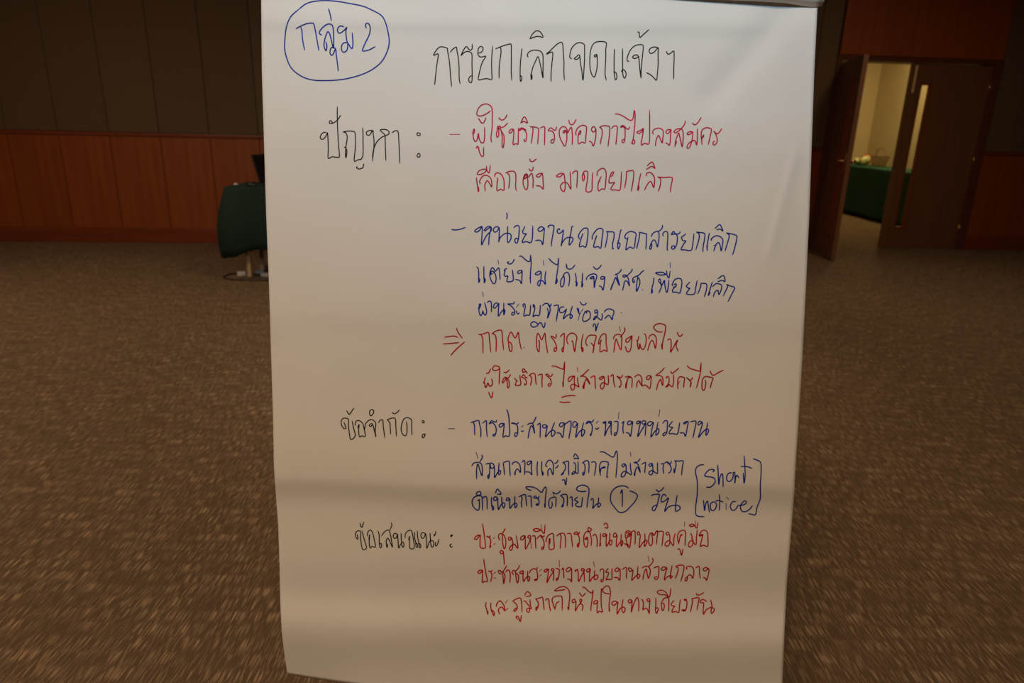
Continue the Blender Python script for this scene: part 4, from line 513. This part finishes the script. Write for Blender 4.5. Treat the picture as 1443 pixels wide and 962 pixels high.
def table(x0, x1, y0, y1, zt, legmat, label, inset=0.1):
    e = tag(empty('table', ((x0 + x1) / 2, (y0 + y1) / 2, 0)), label, 'table')
    ox, oy = e.location.x, e.location.y
    box('table_top', x0 + .004 - ox, x1 - .004 - ox, y0 + .004 - oy, y1 - .004 - oy, zt - 0.03, zt - 0.001, M['frame'], e, 0.003)
    for a in (x0 + inset, x1 - inset):
        for b1 in (y0 + inset, y1 - inset):
            bm = bmesh.new(); tube(bm, [(a - ox, b1 - oy, 0), (a - ox, b1 - oy, 0.02), (a - ox, b1 - oy, 0.025), (a - ox, b1 - oy, zt - 0.03)], [0.026, 0.026, 0.019, 0.019], 14); link('leg', tomesh(bm, 'leg', True), legmat, e)
    return e
T1 = 0.775
table(-2.38, -1.02, 5.70, 6.20, T1, M['tan'], 'small table with tan legs under a dark green cloth by the wood wall', 0.09)
tag(cloth('tablecloth', -2.385, -1.015, 5.695, 6.205, T1, 0.26, M['green'], 0.045, 0.024, 3.2, 0.07, 1), 'dark green cloth hanging over the small table at the left', 'tablecloth')
T2 = 0.80
table(5.68, 6.30, 9.55, 12.9, T2, M['frame'], 'long table under a green cloth in the room beyond the doors')
tag(cloth('tablecloth', 5.675, 6.305, 9.545, 12.905, T2, 0.06, M['green2'], 0.02, 0.012, 3.0, 0.03, 3), 'bright green cloth over the long table beyond the doors', 'tablecloth')

# laptop, mouse and paper scrap on the small table
lt = tag(empty('laptop', (-1.985, 5.94, T1 + 0.0035), math.radians(82)), 'open black laptop on the small green table', 'laptop')
box('base', -0.17, 0.17, -0.12, 0.12, 0, 0.018, M['blackplastic'], lt, 0.004)
bm = bmesh.new(); bbox(bm, -0.155, 0.155, -0.08, 0.02, 0.018, 0.0195); link('keyboard', tomesh(bm, 'keyboard'), M['screen'], lt)
bm = bmesh.new(); bbox(bm, -0.17, 0.17, -0.005, 0.005, 0, 0.24, 0.003); lid = link('lid', tomesh(bm, 'lid'), M['blackplastic'], lt); lid.location = (0, 0.12, 0.016); lid.rotation_euler = (math.radians(-14), 0, math.radians(0))
bm = bmesh.new(); bbox(bm, -0.155, 0.155, -0.0065, -0.0052, 0.02, 0.225); link('screen', tomesh(bm, 'screen'), M['screen'], lid)
bm = bmesh.new(); bmesh.ops.create_icosphere(bm, subdivisions=3, radius=1.0)
for v in bm.verts: v.co = Vector((v.co.x * 0.045, v.co.y * 0.032, max(v.co.z, -0.2) * 0.028 + 0.0056))
ms = tag(link('mouse', tomesh(bm, 'mouse', True), M['blackplastic']), 'rounded black mouse beside the laptop on the green table', 'mouse'); ms.location = (-2.19, 5.77, T1 + 0.0032)
bm = bmesh.new(); tube(bm, catmull([Vector(p) for p in ((-2.236, 5.77, T1 + .010), (-2.28, 5.775, T1 + .02), (-2.31, 5.77, T1 + .010), (-2.36, 5.76, T1 + .0065))], 5), 0.0028, 8)
tag(link('cable', tomesh(bm, 'cable', True), M['blackplastic']), 'thin black cable lying across the small green table', 'cable')
bm = bmesh.new(); bmesh.ops.create_icosphere(bm, subdivisions=2, radius=0.018)
for v in bm.verts: v.co *= 0.8 + 0.35 * random.random(); v.co.z = max(v.co.z * 0.6, -0.008)
pp = tag(link('paper_scrap', tomesh(bm, 'paper_scrap'), M['pad']), 'tiny crumpled pale scrap on the left end of the green table', 'paper'); pp.location = (-2.335, 5.80, T1 + 0.0115)
# adapters and cable under it
def adapter(loc, rz, label, s=1.0):
    e = tag(empty('power_adapter', loc, rz), label, 'adapter')
    box('body', -0.035 * s, 0.035 * s, -0.022 * s, 0.022 * s, 0, 0.032 * s, M['whiteplastic'], e, 0.005)
    for a in (-0.008, 0.008):
        bm = bmesh.new(); tube(bm, [(0.034 * s, a, 0.016), (0.052 * s, a, 0.016)], 0.0025, 8); link('pin', tomesh(bm, 'pin', True), M['brass'], e)
adapter((-2.385, 5.86, 0), 0.3, 'white plug adapter on the carpet left of the tan table leg')
adapter((-2.17, 5.84, 0), -0.4, 'white plug adapter on the carpet right of the tan table leg')
adapter((-2.27, 5.97, 0), 0.9, 'white plug adapter on the carpet farthest under the table', 0.9)
pts = [Vector(p) for p in ((-2.00, 5.70, .007), (-2.12, 5.655, .007), (-2.26, 5.64, .007), (-2.40, 5.66, .007), (-2.49, 5.73, .007), (-2.50, 5.83, .007), (-2.46, 5.92, .007))]
bm = bmesh.new(); tube(bm, catmull(pts, 6), 0.006, 8); tag(link('cable', tomesh(bm, 'cable', True), M['blackplastic']), 'black cable looped on the carpet under the small table', 'cable')
e = tag(empty('equipment_bag', (-1.86, 5.98, 0), 0.3), 'small black bag on the carpet under the small table', 'bag')
bm = bmesh.new(); bbox(bm, -0.12, 0.12, -0.08, 0.08, 0, 0.15, 0.03); link('body', tomesh(bm, 'body', True), M['blackplastic'], e)
bm = bmesh.new(); tube(bm, catmull([Vector(p) for p in ((-0.06, 0, 0.145), (-0.05, 0, 0.19), (0.05, 0, 0.19), (0.06, 0, 0.145))], 5), 0.006, 8); link('handle', tomesh(bm, 'handle', True), M['blackplastic'], e)

# basket and wrapped snacks on the far table
bk = tag(empty('wicker_basket', (6.05, 11.78, T2 + 0.003)), 'open brown wicker basket on the long green table', 'basket')
bm = bmesh.new()
for k in range(9):
    z = 0.004 + k * 0.019; r = 0.085 + 0.045 * k / 8
    tube(bm, [(r * math.cos(2 * math.pi * q / 28), 1.25 * r * math.sin(2 * math.pi * q / 28), z) for q in range(29)], 0.0032, 6)
for q in range(22):
    a = 2 * math.pi * q / 22
    tube(bm, [(0.085 * math.cos(a), 0.106 * math.sin(a), 0.003), (0.130 * math.cos(a), 0.1625 * math.sin(a), 0.165)], 0.0028, 6)
link('weave', tomesh(bm, 'weave', True), M['wicker'], bk)
bm = bmesh.new(); tube(bm, [(0.131 * math.cos(2 * math.pi * q / 32), 0.164 * math.sin(2 * math.pi * q / 32), 0.168) for q in range(33)], 0.007, 8); link('rim', tomesh(bm, 'rim', True), M['wicker'], bk)
bm = bmesh.new(); tube(bm, catmull([Vector(p) for p in ((0, -0.16, 0.165), (0, -0.12, 0.26), (0, 0, 0.30), (0, 0.12, 0.26), (0, 0.16, 0.165))], 6), 0.006, 8); link('handle', tomesh(bm, 'handle', True), M['wicker'], bk)
def packet(loc, rot, sx, sy, sz, m, label, seed):
    rnd = random.Random(seed); bm = bmesh.new(); bmesh.ops.create_uvsphere(bm, u_segments=20, v_segments=12, radius=1.0)
    for v in bm.verts:
        a = math.atan2(v.co.y, v.co.x); k = 1 + 0.10 * math.sin(5 * a + seed) + 0.06 * math.sin(9 * v.co.z + seed)
        v.co = Vector((v.co.x * sx * k, v.co.y * sy * k, v.co.z * sz))
    e = tag(link('wrapped_snack', tomesh(bm, 'wrapped_snack', True), m), label, 'snack'); e.location = loc; e.rotation_euler = rot
    return e
z = T2 + 0.004
packet((5.86, 12.14, z + 0.062), (0.3, 0.35, 0.4), 0.075, 0.07, 0.055, M['yellow'], 'pale yellow green wrapped snack at the left of the pile by the basket', 1)
packet((5.92, 12.02, z + 0.085), (0.2, -0.5, 0.2), 0.10, 0.07, 0.075, M['yellow'], 'pale yellow green wrapped snack leaning nearest the basket', 2)
packet((6.03, 12.22, z + 0.10), (0, 0.3, 1.2), 0.08, 0.08, 0.09, M['redwrap'], 'large red wrapped snack at the back of the pile', 3)
packet((5.82, 12.36, z + 0.05), (0, 0.1, 0.3), 0.07, 0.06, 0.045, M['redwrap'], 'small red wrapped snack at the left end of the green table', 4)
